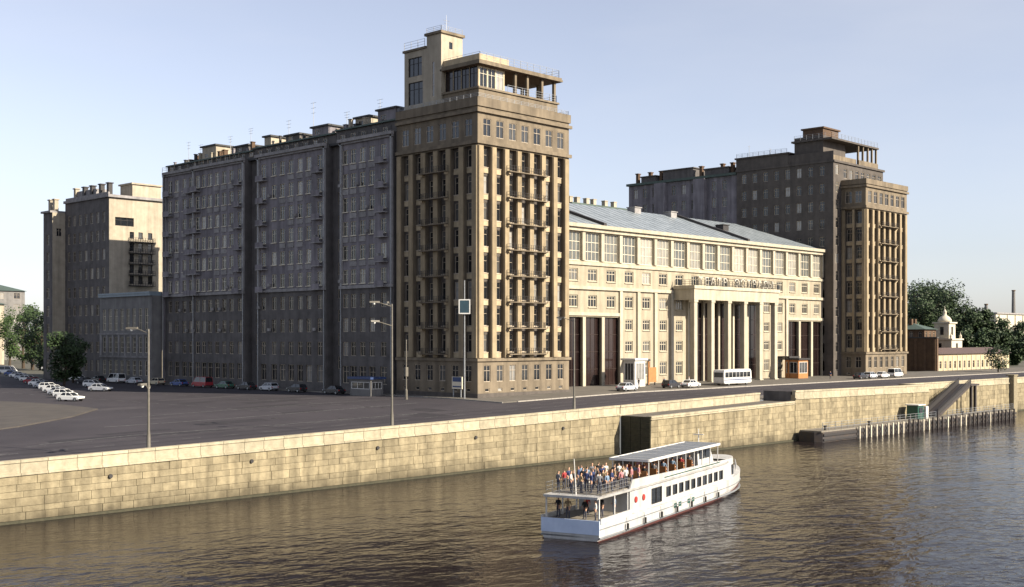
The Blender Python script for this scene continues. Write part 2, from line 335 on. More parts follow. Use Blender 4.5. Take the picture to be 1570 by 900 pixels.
for i in range(10):
    v = 89.4+i*1.4; st = [x for x in range(-20, 221, 20)]+[36, 105, 135]; st = sorted(set(st))
    b = MB()
    for p, q in zip(st, st[1:]): b.add([(p, v-.2, gz(p, v-.2)+.0095), (q, v-.2, gz(q, v-.2)+.0095), (q, v+.2, gz(q, v+.2)+.0095), (p, v+.2, gz(p, v+.2)+.0095)], [(0, 1, 2, 3)])
    if i % 3 != 2: struct(b.build('tyre_track', WORN if i % 2 else PATCH))
for i in range(9):
    u, v = rq.uniform(40, 100), rq.uniform(90, 125); b = MB(); b.lathe((u, v, gz(u, v)), [(.38, 0), (.38, .018), (.32, .022)], 14); o = b.build('manhole_cover', IRON); struct(o)
def curve_mark(pix, w=.09):
    pp = [gpx(x, y)[:2] for x, y in pix]; b = MB(); n = 8; path = []
    for (a0, a1), (b0, b1) in zip(pp, pp[1:]): path += [(a0+(b0-a0)*k/n, a1+(b1-a1)*k/n) for k in range(n)]
    path.append(pp[-1])
    for (a0, a1), (b0, b1) in zip(path, path[1:]):
        d = Vector((b0-a0, b1-a1)).normalized()*w; q = [(a0-d.y, a1+d.x), (a0+d.y, a1-d.x), (b0+d.y, b1-d.x), (b0-d.y, b1+d.x)]
        b.add([(u, v, gz(u, v)+.018) for u, v in q], [(0, 1, 2, 3)])
    struct(b.build('lane_marking', PAINT))
curve_mark([(160, 655), (350, 642), (520, 628), (640, 618)]); curve_mark([(200, 640), (360, 628), (500, 618), (600, 612)]); curve_mark([(60, 682), (200, 668), (420, 652), (640, 634)])
# kerb stones along the road edges, one stone each
def kerb_row(pts, n):
    kb = MB()
    for i in range(n):
        (u0, v0), (u1, v1) = pts
        a = i/n; b = (i+.97)/n; p = (u0+(u1-u0)*a, v0+(v1-v0)*a); q = (u0+(u1-u0)*b, v0+(v1-v0)*b)
        d = Vector((u1-u0, v1-v0)).normalized(); nx, ny = -d.y*.09, d.x*.09
        z0, z1 = gz(*p), gz(*q)
        kb.hexa([(p[0]-nx, p[1]-ny, z0-.05), (q[0]-nx, q[1]-ny, z1-.05), (q[0]+nx, q[1]+ny, z1-.05), (p[0]+nx, p[1]+ny, z0-.05), (p[0]-nx, p[1]-ny, z0+.14), (q[0]-nx, q[1]-ny, z1+.14), (q[0]+nx, q[1]+ny, z1+.14), (p[0]+nx, p[1]+ny, z0+.14)])
    return struct(kb.build('kerb', KERB))
kerb_row(((-20, 87.95), (250, 87.95)), 180); kerb_row(((110.2, 103.95), (300, 103.95)), 120); kerb_row(((107.55, 104), (107.55, 206)), 70)

# ================================================================== EMBANKMENT WALL
def wall_block(u0, u1, z00, z01, z10, z11, v, off, depth=.25, gap=.014):
    """hexahedron on the river face: z00,z01 bottom at u0,u1; z10,z11 top"""
    m = MB(); a, b = u0+gap, u1-gap; f = v-off
    m.hexa([(a, f, z00+gap), (b, f, z01+gap), (b, v+depth, z01+gap), (a, v+depth, z00+gap), (a, f, z10-gap), (b, f, z11-gap), (b, v+depth, z11-gap), (a, v+depth, z10-gap)])
    return m
def quay(root, u0, u1, v, ztop, nrow, par_h, nl, nstones):
    """stone-faced wall from u0 to u1; ztop(u) = parapet top"""
    core = MB(); n = 24
    for i in range(n):
        a = u0+(u1-u0)*i/n; b = u0+(u1-u0)*(i+1)/n
        core.hexa([(a, v+.06, -1.5), (b, v+.06, -1.5), (b, v+.62, -1.5), (a, v+.62, -1.5), (a, v+.06, ztop(a)-par_h*.5), (b, v+.06, ztop(b)-par_h*.5), (b, v+.62, ztop(b)-par_h*.5), (a, v+.62, ztop(a)-par_h*.5)])
    core.build('wall_core', GRAND, root)
    ft = MB(); ft.box(u0, u1, v-.35, v+.1, -1.2, .16); ft.build('footing_ledge', ALGA_SHADE, root)
    blocks = []
    for r in range(nrow):
        u = u0
        while u < u1-.02:
            L = random.uniform(1.0, 2.1); e = min(u+L, u1)
            if u1-e < .5: e = u1
            zb = lambda x, k: .16+(ztop(x)-par_h-.16)*(k+.12*math.sin(k*2.4))/(nrow+.12*math.sin(nrow*2.4))
            blocks.append((u, e, zb(u, r), zb(e, r), zb(u, r+1), zb(e, r+1), random.uniform(-.012, .03))); u = e
    blocks.sort(key=lambda t: abs(t[0]-(36 if u0 < 36 else u0)) if t[1] > 34 else 1e3+abs(t[0]))
    rest = MB()
    for i, (a, b, q0, q1, q2, q3, of) in enumerate(blocks):
        m = wall_block(a, b, q0, q1, q2, q3, v, of)
        if i < nstones: m.build('stone_block', GRAN, root)
        else: rest.add(m.v, m.f)
    if rest.v: stuff(rest.build('stone_courses', GRAN, root))
    u = u0
    while u < u1-.02:                      # parapet: upright slabs and coping stones
        e = min(u+nl*random.uniform(.9, 1.1), u1)
        if u1-e < .6: e = u1
        m = MB(); g = .018
        a, b = u+g, e-g
        def sl(zl, zh, v0, v1): m.hexa([(a, v0, ztop(a)-zl), (b, v0, ztop(b)-zl), (b, v1, ztop(b)-zl), (a, v1, ztop(a)-zl), (a, v0, ztop(a)-zh), (b, v0, ztop(b)-zh), (b, v1, ztop(b)-zh), (a, v1, ztop(a)-zh)])
        sl(par_h-.012, par_h*.83, v-.13, v+.5); sl(par_h*.83, .2, v+.0, v+.42)
        m.build('parapet_slab', GRANL, root)
        m = MB(); sl(.2, 0, v-.08, v+.5); m.build('coping_stone', GRANL, root)
        u = e
w1 = thing('embankment_wall', 'long golden stone embankment wall with pale parapet running from the left edge', 'wall', (70, 84, 0))
quay(w1, -20, 105.7, 84, lambda u: 4.41+1.17*(max(u, 20)-36)/69, 6, 1.12, 2.1, 300)
for u in (44.5, 57, 70.5, 83, 96):          # drain holes
    dr = MB(); zz = 2.6+(u-36)*.016; dr.tube((u, 83.85, zz), (u, 84.3, zz), .16, n=10); dr.build('drain_pipe', IRON, w1)
w2 = thing('embankment_wall', 'low projecting stone quay terrace with dark shaded end behind the white boat', 'wall', (120, 80, 0))
zt2 = lambda u: 4.5+.55*(u-106)/30
quay(w2, 106, 136.4, 79.9, lambda u: zt2(u)+.02, 6, .42, 2.2, 150)
m = MB(); m.hexa([(106.02, 80.5, -1), (136.4, 80.5, -1), (136.4, 84.1, -1), (106.02, 84.1, -1), (106.02, 80.5, zt2(106)-.05), (136.4, 80.5, zt2(136.4)-.05), (136.4, 84.1, zt2(136.4)-.05), (106.02, 84.1, zt2(106)-.05)])
m.build('terrace_deck', PAVE, w2)
for r in range(6):                           # end face blocks, their shade painted in with the dark stained stone
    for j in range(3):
        a = 79.95+j*1.36; m = MB(); z0 = .2+r*.71; m.box(105.94, 106.2, a+.02, a+1.32, z0+.02, z0+.69); m.build('end_block', ALGA_SHADE, w2)
w2b = thing('parapet_wall', 'pale stone parapet behind the low quay terrace, left of the stair opening', 'wall', (120, 84, 4.5))
u = 105.8
while u < 134.5:
    e = min(u+2.3, 134.7); m = MB(); zt = lambda x: 5.58+.5*(x-105.7)/29
    m.hexa([(u+.02, 84, zu(u)-.4), (e-.02, 84, zu(e)-.4), (e-.02, 84.42, zu(e)-.4), (u+.02, 84.42, zu(u)-.4), (u+.02, 84, zt(u)-.2), (e-.02, 84, zt(e)-.2), (e-.02, 84.42, zt(e)-.2), (u+.02, 84.42, zt(u)-.2)])
    m.build('parapet_slab', GRANL, w2b); m = MB()
    m.hexa([(u+.02, 83.9, zt(u)-.2), (e-.02, 83.9, zt(e)-.2), (e-.02, 84.5, zt(e)-.2), (u+.02, 84.5, zt(u)-.2), (u+.02, 83.9, zt(u)), (e-.02, 83.9, zt(e)), (e-.02, 84.5, zt(e)), (u+.02, 84.5, zt(u))])
    m.build('coping_stone', GRANL, w2b); u = e
for k in range(8):                           # stair from the road down to the low terrace
    m = MB(); m.box(134.75+k*.22, 136.4, 82.2, 84.0, zt2(135)-.2, 5.14-k*.0-.0-.0 if k == 0 else zt2(135)+.02+(5.1-zt2(135))*(k/8))
w3 = thing('embankment_wall', 'tall projecting stone quay wall behind the floating pier', 'wall', (160, 80, 0))
quay(w3, 136.5, 175.6, 79.9, lambda u: 6.42-.3*(u-136.5)/45, 7, 1.15, 2.4, 120)
for (uu, sgn) in ((136.5, 1), (175.2, 1)):
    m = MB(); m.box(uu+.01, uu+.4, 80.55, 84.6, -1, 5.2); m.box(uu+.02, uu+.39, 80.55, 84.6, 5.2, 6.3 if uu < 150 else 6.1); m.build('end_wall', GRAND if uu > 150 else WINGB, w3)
w4 = thing('embankment_wall', 'far stone embankment wall right of the dark gangway', 'wall', (260, 84, 0))
quay(w4, 175.7, 420, 84, lambda u: 6.1, 6, 1.1, 3.2, 60)
for u in (217.5, 236, 300):
    m = MB(); m.box(u, u+1.6, 83.2, 84.2, -1, 6.4); m.box(u-.15, u+1.75, 83.1, 84.6, 6.4, 6.65); m.build('buttress', GRANL if u > 220 else GRAND, w4, bevel=.03)

# ================================================================== CORNER TOWERS
def pilaster_facade(t, F, width, nb, G, balc=(), name_wall='wall', basement=True, top=44.0):
    """storeyed facade of tall pilasters with windows and pale spandrels between them"""
    mg = .55; p = (width-2*mg)/nb; ww = 1.42; rec = .55; base, head = 10.5, 38.3; fh = (head-base)/8
    wl = MB(); ops = []
    for i in range(nb):
        c = mg+p*(i+.5)
        ops.append((c-ww/2-.02, c+ww/2+.02, base, head, rec))                       # tall recess strip
        ops.append((c-.62, c+.62, 7.4, 9.55, .22)); ops.append((c-.72, c+.72, 39.6, 41.9, .2))
        if basement: ops.append((c-.4, c+.4, 6.1, 6.55, .2))
    wall_sheet(wl, F, 0, width, G, top, ops)
    wl.build(name_wall, TOWER, t)
    for o in ops:
        if o[3]-o[2] < 20:
            window(t, F, o, 1 if o[3]-o[2] < 1 else 2, 2 if o[3]-o[2] > 1 else 1)
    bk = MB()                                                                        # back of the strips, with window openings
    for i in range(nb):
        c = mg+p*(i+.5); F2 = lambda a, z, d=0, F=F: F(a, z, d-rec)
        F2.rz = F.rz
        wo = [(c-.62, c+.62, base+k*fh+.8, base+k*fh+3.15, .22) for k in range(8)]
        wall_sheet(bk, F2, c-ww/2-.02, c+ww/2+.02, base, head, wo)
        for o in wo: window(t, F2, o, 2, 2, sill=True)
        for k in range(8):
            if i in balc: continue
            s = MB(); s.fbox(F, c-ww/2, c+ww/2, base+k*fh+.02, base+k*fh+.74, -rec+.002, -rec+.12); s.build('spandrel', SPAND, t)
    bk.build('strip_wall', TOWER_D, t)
    for i in range(nb+1):                                                            # pilaster faces stand proud of the wall
        c = mg+p*i; w = (p-ww)/2-.1
        s = MB(); a0, a1 = c-w, c+w
        if i == 0: a0 = .12
        if i == nb: a1 = width-.12
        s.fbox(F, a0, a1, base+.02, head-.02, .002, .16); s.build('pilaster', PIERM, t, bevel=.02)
    if balc:
        a0 = mg+p*min(balc)-.15; a1 = mg+p*(max(balc)+1)+.15
        for k in range(8):
            z = base+k*fh+.55
            s = MB(); s.fbox(F, a0, a1, z-.12, z, .162, .8); b = s.build('balcony', TOWER, t)
            for aa in (a0+.1, a1-.45): s2 = MB(); s2.fbox(F, aa, aa+.35, z-.4, z-.122, .162, .55); s2.build('bracket', SPAND, b)
            s3 = MB(); railing(s3, [F(a0+.05, z, .2), F(a0+.05, z, .75), F(a1-.05, z, .75), F(a1-.05, z, .2)], .75, .4, .022, 2); s3.build('railing', IRON, b)
def ledges(t, Fs, G):
    for F, w in Fs:
        for z0, z1, d, nm, mt in ((G-.4, 5.9, .22, 'plinth', TOWER_D), (10.1, 10.45, .25, 'string_course', TOWER), (38.5, 38.95, .3, 'string_course', TOWER), (42.6, 43.0, .35, 'cornice', TOWER)):
            s = MB(); e = d if F.rz == 0 else 0; s.fbox(F, -e, w+e, z0, z1, .003 if e else .004, d); s.build(nm, mt, t)
def top_rail(name, t, pts, h=.9, m=GALV): s = MB(); railing(s, pts, h, 1.3, .025, 3); return s.build(name, m, t)

T1 = thing('corner_tower', 'tall sunlit corner tower with gold pilastered front and open roof terrace', 'tower', (119, 119, 5))
FS1 = face(110.1, 111, 'S'); FW1 = face(110.1, 127, 'W')
pilaster_facade(T1, FS1, 18.1, 7, 4.6, (2, 3, 4))
pilaster_facade(T1, FW1, 16, 6, 4.6, (2, 3))
ledges(T1, [(FS1, 18.1), (FW1, 16)], 4.9)
m = MB(); m.box(110.3, 128.19, 111.3, 127, 43.8, 44.0); m.build('roof', ROOFD, T1)
m = MB(); wall_sheet(m, face(128.2, 111, 'E'), 0, 16, 4.6, 44, []); wall_sheet(m, face(128.2, 127, 'N'), 0, 18.1, 4.6, 44, []); m.build('back_wall', TOWER, T1)
m = MB()                                                                             # roof parapet, four sides
m.box(109.9, 128.4, 110.8, 111.3, 43.4, 44.55); m.box(109.9, 110.4, 111.3, 127, 43.4, 44.55); m.box(127.9, 128.4, 111.3, 127.2, 43.4, 44.55); m.box(110.4, 127.9, 126.8, 127.2, 43.4, 44.55); m.build('parapet', TOWER, T1)
# terrace: low wall, glazed corner room, pillars, canopy slab, rails
m = MB(); wall_sheet(m, face(111.3, 112, 'S'), 0, 15.6, 44, 46.0, []); wall_sheet(m, face(111.3, 119, 'W'), 0, 7, 44, 46, []); m.box(111.35, 126.9, 112.05, 119, 45.6, 45.9); wall_sheet(m, face(126.9, 112, 'E'), 0, 7, 44, 46, []); m.build('terrace_wall', TOWER, T1)
m = MB(); m.box(111.1, 127.1, 111.8, 112.25, 46.0, 46.25); m.box(111.1, 111.55, 112.25, 119, 46.0, 46.25); m.build('terrace_coping', TOWER, T1)
rm = MB(); FR = face(111.7, 112.5, 'S'); FRW = face(111.7, 119, 'W')
ops = [(.25+i*1.55, 1.7+i*1.55, 46.4, 49.0, .15) for i in range(3)]; wall_sheet(rm, FR, 0, 5, 45.9, 49.2, ops)
opw = [(.2+i*1.55, 1.65+i*1.55, 46.3, 49.1, .15) for i in range(4)]; wall_sheet(rm, FRW, 0, 6.5, 45.9, 49.2, opw)
wall_sheet(rm, face(116.7, 112.5, 'E'), 0, 6.5, 45.9, 49.2, []); rm.build('terrace_room', SPAND, T1)
for o in ops: window(T1, FR, o, 2, 2, fm=FRAMEL)
for o in opw: window(T1, FRW, o, 2, 2, fm=IRON, gm=GLASSR)
m = MB(); m.box(111.0, 127.6, 111.6, 119.2, 49.2, 49.45); m.box(111.1, 127.5, 111.7, 119.1, 49.45, 49.75); m.build('canopy_slab', TOWER, T1)
m = MB(); m.box(111.2, 127.4, 111.8, 119.0, 49.12, 49.195); m.build('canopy_shade_panel', BROWNW, T1)  # dark panel added under the slab to paint in its shade
m = MB(); m.box(111.4, 117, 112, 119, 49.75, 50.6); m.build('canopy_upstand', SPAND, T1)
for (u, v) in [(118.6, 112.4), (121.0, 112.4), (124.0, 112.4), (126.6, 112.4), (126.6, 115.4), (126.6, 118.5), (121.5, 118.5)]:
    m = MB(); m.box(u-.19, u+.19, v-.19, v+.19, 45.9, 49.115); m.build('pillar', TOWER, T1)
top_rail('canopy_railing', T1, [(111.5, 119, 49.75), (111.5, 112, 49.75), (127.2, 112, 49.75), (127.2, 118.8, 49.75)], 1.1)
top_rail('terrace_railing', T1, [(116.9, 112.1, 46.25), (126.8, 112.1, 46.25), (126.8, 118.8, 46)], 1.0)
# lift tower behind the terrace
et = MB(); FE = face(111, 126.4, 'W'); FEs = face(111, 118.9, 'S')
eo = [(.8, 3.8, 45.4, 48.5, .25), (.8, 3.6, 49.3, 51.9, .25)]; wall_sheet(et, FE, 0, 4.6, 43.9, 52.8, eo)
wall_sheet(et, FE, 4.6, 7.5, 43.9, 54.4, [(5.6, 6.2, 46, 50.8, .15)]); wall_sheet(et, FEs, 0, 4, 43.9, 54.4, [(1.4, 2.2, 52.4, 53.5, .15)])
wall_sheet(et, face(115, 118.9, 'E'), 0, 7.5, 43.9, 52.8, []); wall_sheet(et, face(115, 126.4, 'N'), 0, 4, 43.9, 52.8, [])
wall_sheet(et, face(115, 118.9, 'E'), 0, 2.9, 52.8, 54.4, []); wall_sheet(et, face(115, 121.8, 'N'), 0, 4, 52.8, 54.4, [])
L1 = et.build('lift_tower', CREAM, T1)
m = MB(); m.box(110.8, 115.2, 121.8, 126.6, 52.8, 53.1); m.box(110.75, 115.25, 118.65, 122.05, 54.4, 54.75); m.build('roof_slab', TOWER, L1)
for o in eo: window(L1, FE, o, 3, 2, fm=IRON, gm=GLASSC)
window(L1, FE, (5.6, 6.2, 46, 50.8, .15), 1, 3); window(L1, FEs, (1.4, 2.2, 52.4, 53.5, .15), 1, 1)
top_rail('railing', L1, [(111, 126.4, 53.1), (111, 122.2, 53.1)], 1.1); top_rail('railing', L1, [(115, 118.9, 54.75), (111, 118.9, 54.75), (111, 121.8, 54.75)], .7)
m = MB(); m.tube((113, 120, 54.7), (113, 120, 57.4), .04, .02, 6); m.tube((112.4, 120, 56.6), (113.6, 120, 56.6), .025, n=5); m.tube((112.6, 120, 56.2), (113.4, 120, 56.2), .025, n=5); m.build('antenna', GALV, L1)
top_rail('roof_railing', T1, [(110.15, 126.8, 44.55), (110.15, 111.05, 44.55), (128.1, 111.05, 44.55), (128.1, 118, 44.55)], .55)

T2 = thing('corner_tower', 'farther sunlit tower with pilastered front at right end of the theatre', 'tower', (225, 119, 5))
FS2 = face(216, 111, 'S'); FW2 = face(216, 116.2, 'W')
pilaster_facade(T2, FS2, 17.6, 7, 4.6, (2, 3, 4), top=43.6)
pilaster_facade(T2, FW2, 5.2, 2, 4.6, (), top=43.6)
ledges(T2, [(FS2, 17.6), (FW2, 5.2)], 4.9)
m = MB(); m.box(216.2, 233.5, 111.3, 127, 43.3, 43.5); m.build('roof', ROOFD, T2)
m = MB(); wall_sheet(m, face(233.6, 111, 'E'), 0, 16, 4.6, 43.6, []); wall_sheet(m, face(233.6, 127, 'N'), 0, 17.6, 4.6, 43.6, []); m.build('back_wall', TOWER, T2)
m = MB(); m.box(215.8, 233.8, 110.8, 111.3, 43.2, 44.2); m.box(233.3, 233.8, 111.3, 127, 43.2, 44.2); m.box(215.8, 216.3, 111.3, 116.2, 43.2, 44.2); m.build('parapet', TOWER, T2)

# ================================================================== LONG RESIDENTIAL WING
WG = thing('residential_wing', 'long shaded grey apartment wing of many storeys along the street', 'building', (118, 158, 5))
VEND = 189.0
FWL = face(110.0, VEND, 'W')           # a = VEND - v
secs = [(127.6, 139.4, [2.1, 4.6, 6.7, 8.8, 10.6], 0), (142.8, 160.3, [1.5, 4.2, 6.4, 8.7, 10.9, 13.1, 15.9], .0), (163.9, 179.2, [1.4, 3.8, 5.9, 8.0, 10.1, 12.0, 13.9], 0), (179.2, 189.0, [1.5, 3.6, 6.0, 8.2], -.5)]
low, up, slot = MB(), MB(), MB(); FL = 3.48
for si, (v0, v1, cols, dd) in enumerate(secs):
    F = face(110.0-dd, VEND, 'W'); A0 = VEND-v1; A1 = VEND-v0
    lo, hi = [], []
    for c in cols:
        a = VEND-(v0+c)
        for k in range(10):
            z = 7.1+FL*k
            if k == 0: lo.append((a-.75, a+.75, 6.6, 9.1, .3))
            elif k < 4: lo.append((a-.6, a+.6, z, z+2.0, .25))
            else: hi.append((a-.6, a+.6, z, z+2.05, .22))
    wall_sheet(low, F, A0, A1, 4.5, 20.6, lo); wall_sheet(up, F, A0, A1, 20.6, 42.0, hi)
    for o in lo: window(WG, F, o, 2, 2)
    for o in hi: window(WG, F, o, 2, 2, fm=FRAMEL, sill=True)
    s = MB(); s.fbox(F, A0-.02, A1+.02, 20.3, 20.75, .003, .32); s.build('string_course', WTRIM, WG)
    s = MB(); s.fbox(F, A0-.1, A1+.1, 41.3, 41.6, .003, .3); s.fbox(F, A0-.15, A1+.15, 41.602, 42.05, .003, .6); s.build('cornice', WTRIM, WG)
    s = MB(); s.fbox(F, A0, A1, 4.5, 6.2, .003, .15); s.build('plinth', WINGB, WG)
    for k in (5, 6, 7, 8, 9):                                  # pale panels and shallow balconies of the upper storeys
        z = 7.1+FL*k
        for c in (cols[1:4] if k % 2 else cols[2:5]):
            a = VEND-(v0+c); s = MB(); s.fbox(F, a-.75, a+.75, z-.95, z-.2, .003, .09); s.build('panel', WTRIM, WG)
    for a in (A0+.35, A1-.35):
        s = MB(); s.fbox(F, a-.3, a+.3, 20.8, 41.25, .003, .2); s.build('pilaster', WTRIM, WG)
    for c in (cols[0], cols[-1])[: 2 if si else 1]:
        for k in range(4, 10):
            a = VEND-(v0+c); z = 7.1+FL*k-.55
            s = MB(); s.fbox(F, a-1.0, a+1.0, z-.15, z, .004, .95); b = s.build('balcony', WTRIM, WG)
            s = MB(); s.fbox(F, a-1.0, a+1.0, z+.002, z+.75, .87, .95); s.build('balcony_front', WINGP, b)
    if v1 < 179 or si == 2:
        pass
for v0, v1 in ((127.0, 127.6), (139.4, 142.8), (160.3, 163.9)):     # deep shadowed stair slots
    F = face(111.3, VEND, 'W'); A0 = VEND-v1; A1 = VEND-v0; c = (A0+A1)/2
    ops = [(c-.5, c+.5, 8.6+FL*k, 10.4+FL*k, .2) for k in range(9)] if v1-v0 > 1 else []
    wall_sheet(slot, F, A0, A1, 4.5, 41.6, ops)
    for o in ops: window(WG, F, o, 2, 2)
    slot.box(109.95+.06, 111.3, v0, v0+.02, 4.5, 42); slot.box(109.95+.06, 111.3, v1-.02, v1, 4.5, 42)
slot.build('stair_slot', WINGB, WG); low.build('lower_wall', WINGB, WG); up.build('upper_wall', WINGP, WG)
m = MB(); wall_sheet(m, face(126, 127.2, 'E'), 0, VEND-127.2, 4.5, 42, []); wall_sheet(m, face(126, VEND, 'N'), 0, 16, 4.5, 42, []); m.box(109.98, 110.52, 179.16, 179.24, 4.5, 42); m.build('court_wall', WINGP, WG)
m = MB(); m.box(110.55, 126.2, 127.2, 189.1, 41.62, 42.0); m.build('roof', ROOFD, WG)
for v0, v1, zt in ((127.4, 141.2, 43.6), (141.3, 162.2, 43.3), (162.3, 188.6, 43.0)):
    m = MB(); F = face(110.7, v1, 'W'); ops = [(a, a+1.0, 42.25, 42.95, .1) for a in [1+2.4*i for i in range(int((v1-v0-2)/2.4)+1)]]
    wall_sheet(m, F, 0, v1-v0, 41.9, zt, ops); wall_sheet(m, face(110.7, v0, 'S'), 0, 14.6, 41.9, zt, []); wall_sheet(m, face(125.3, v0, 'E'), 0, v1-v0, 41.9, zt, []); wall_sheet(m, face(125.3, v1, 'N'), 0, 14.6, 41.9, zt, []); at = m.build('attic_storey', WINGB, WG)
    for o in ops: window(at, F, o, 2, 1)
    m = MB(); m.box(110.3, 125.6, v0+.02, v1-.02, zt, zt+.22); m.build('attic_roof', ROOFG, at)
rr = random.Random(8)
for i in range(46):
    v = 128+i*1.31+rr.uniform(-.5, .5); u = rr.uniform(110.9, 114); z = 43.8 if v < 141.2 else (43.5 if v < 162.2 else 43.2); h = rr.uniform(.4, 1.5); w = rr.uniform(.15, .42)
    if abs(v-141.2) < .6 or abs(v-162.2) < .6: continue
    m = MB(); m.box(u-w, u+w, v-w*.8, v+w*.8, z, z+h); m.box(u-w-.08, u+w+.08, v-w*.8-.08, v+w*.8+.08, z+h, z+h+.1); m.build('chimney', rr.choice([CREAM, WINGP, BROWNW, IRON, CREAM]), WG)
for si, vv in enumerate((127.9, 139.1, 143.1, 160.0, 164.2, 178.9, 188.6)):
    m = MB(); m.tube((109.8, vv, 5.4), (109.8, vv, 41.2), .09, n=6); m.box(109.7, 109.95, vv-.16, vv+.16, 41.2, 41.58); m.build('drainpipe', GALV, WG)
for i in range(26):
    sec = secs[rr.randrange(4)]; c = rr.choice(sec[2])+1.0; k = rr.randrange(2, 9); F = face(110.0-sec[3], VEND, 'W'); a = VEND-(sec[0]+c)
    m = MB(); m.fbox(F, a-.3, a+.25, 7.3+FL*k, 7.75+FL*k, .1, .4); m.build('air_conditioner', WTRIM, WG)
# roof storeys, huts, chimneys, vents and aerials
for (u0, u1, v0, v1, z0, z1, mt, nm) in [(111.4, 116, 128.6, 132.6, 43.8, 45.6, WINGP, 'roof_hut'), (112, 116, 135.2, 138.4, 43.8, 45.3, CREAM, 'roof_hut'), (111.4, 115, 144, 148, 43.5, 45.0, WINGP, 'roof_hut'), (112, 115.5, 152, 155.6, 43.5, 44.7, WINGB, 'roof_hut'), (111.2, 114.6, 158.4, 160.2, 43.5, 45.0, CREAM, 'roof_hut'), (111.4, 116, 174.4, 178.6, 43.2, 45.4, CREAM, 'roof_hut'), (111.6, 115, 165.2, 169, 43.2, 44.4, WINGB, 'roof_hut')]:
    m = MB(); F = face(u0, v1, 'W'); ops = [(a, a+1.1, z0+.45, z0+1.15, .12) for a in [.7+2*i for i in range(int((v1-v0-1)/2))]]
    wall_sheet(m, F, 0, v1-v0, z0, z1, ops); wall_sheet(m, face(u0, v0, 'S'), 0, u1-u0, z0, z1, []); wall_sheet(m, face(u1, v0, 'E'), 0, v1-v0, z0, z1, []); wall_sheet(m, face(u1, v1, 'N'), 0, u1-u0, z0, z1, [])
    h = m.build(nm, mt, WG); s = MB(); s.box(u0-.3, u1+.3, v0-.3, v1+.3, z1, z1+.25); s.build('hut_roof', ROOFD, h)
    for o in ops: window(h, F, o, 2, 1)
for (u, v, z, h) in [(113, 149.8, 43.5, 6), (113, 134, 43.8, 4), (112, 180, 43.2, 3), (112.4, 184.5, 43.2, 4), (113.6, 157, 43.5, 4.2), (112.5, 141, 43.8, 3), (113, 166.6, 44.5, 3), (112, 171, 43.2, 3.4)]:
    m = MB(); m.tube((u, v, z), (u, v, z+h), .05, .03, 6)
    for q in (.98, .85, .72): m.tube((u, v-.7*q, z+h*q), (u, v+.7*q, z+h*q), .025, n=4)
    m.build('antenna', GALV, WG)
top_rail('roof_railing', WG, [(109.8, 188.8, 42.1), (109.8, 164, 42.1)], .8, IRON); top_rail('roof_railing', WG, [(109.8, 160.2, 42.1), (109.8, 143, 42.1)], .8, IRON); top_rail('roof_railing', WG, [(109.8, 139.2, 42.1), (109.8, 127.8, 42.1)], .8, IRON)

# ================================================================== THEATRE
TH = thing('theatre_building', 'cream theatre with big top windows, columned portico and metal roof', 'theatre', (172, 126, 5))
V0, U0, U1, NB = 118.5, 128.25, 212.85, 17
PT = 4.54
FT = face(135.6, V0, 'S'); ops = []; kinds = []
def bay(i): return PT*i, PT*(i+1)
def addop(o, k): ops.append(o); kinds.append(k)
for i in range(NB):
    a, b = bay(i)
    c = (a+b)/2
    addop((a+.45, b-.45, 25.0, 29.3, .35), 'big')
    addop((c-1.1, c+1.1, 21.9, 23.75, .25), 'triple')
    if not 7 <= i <= 11: addop((c-1.05, c+1.05, 17.9, 19.75, .25), 'triple')
    if i in (3, 4, 5, 6, 12, 13):
        for z0, z1 in ((14.4, 16.1), (11.0, 12.7), (7.2, 9.3)): addop((c-.95, c+.95, z0, z1, .25), 'triple')
    if i in (0, 1, 2, 14, 15, 16):
        addop((a+.16, b-.16, 5.7, 16.4, .5), 'porch')
    if 7 <= i <= 11: addop((a+.26, b-.26, 5.7, 19.2, .25), 'tall')
tw = MB(); wall_sheet(tw, FT, -7.35, 77.25, 4.5, 30.2, ops); tw.build('front_wall', THEAT, TH)
for o, k in zip(ops, kinds):
    if k == 'big': window(TH, FT, o, 4, 3, fm=FRAMEL, gm=GLASSB, bar=.1)
    elif k == 'triple': window(TH, FT, o, 3, 2, fm=THEATL, gm=GLASS, sill=True, bar=.14)
    elif k == 'porch': window(TH, FT, o, 4, 4, fm=DBROWN, gm=GLASSR, bar=.12, name='entrance_glazing')
    else: window(TH, FT, o, 3, 5, fm=DBROWN, gm=GLASSR, bar=.12, name='tall_glazing')
for i in range(NB+1):                                            # piers of the top storey
    a = PT*i; s = MB(); s.fbox(FT, a-.36, min(a+.36, 77.22), 25.02, 29.28, .003, .22); s.build('pier', THEATL, TH)
for i in (3, 4, 5, 6, 12, 13, 14):
    a = PT*i; s = MB(); s.fbox(FT, a-.36, a+.36, 6.2, 20.55, .003, .28); s.build('pilaster', THEATL, TH, bevel=.02)
for z0, z1, d in ((29.45, 30.0, .35), (30.002, 30.55, .75), (24.3, 24.75, .25), (20.6, 21.1, .35)):
    s = MB(); s.fbox(FT, -7.3, 77.22, z0, z1, .004, d); s.build('cornice', THEATL, TH)
for a0, a1 in ((-7.3, 13.8), (63.3, 77.2)):
    s = MB(); s.fbox(FT, a0+.02, a1, 16.6, 17.1, .003, .22); s.build('porch_lintel', THEATL, TH)
for a in (PT, 2*PT, 15*PT, 16*PT):                                # porch columns standing at the openings
    s = MB(); s.fbox(FT, a-.34, a+.34, 5.3, 16.4, .004, .3); s.build('porch_column', THEATL, TH, bevel=.03)
PS, PE = 27.5, 53.6                                       # central portico
s = MB(); s.fbox(FT, PS, PE, 19.5, 21.3, .36, 4.4); po = s.build('portico_entablature', THEATL, TH)
s = MB(); s.fbox(FT, PS-.2, PE+.2, 21.302, 21.85, .36, 4.6); s.build('portico_cornice', THEATL, po)
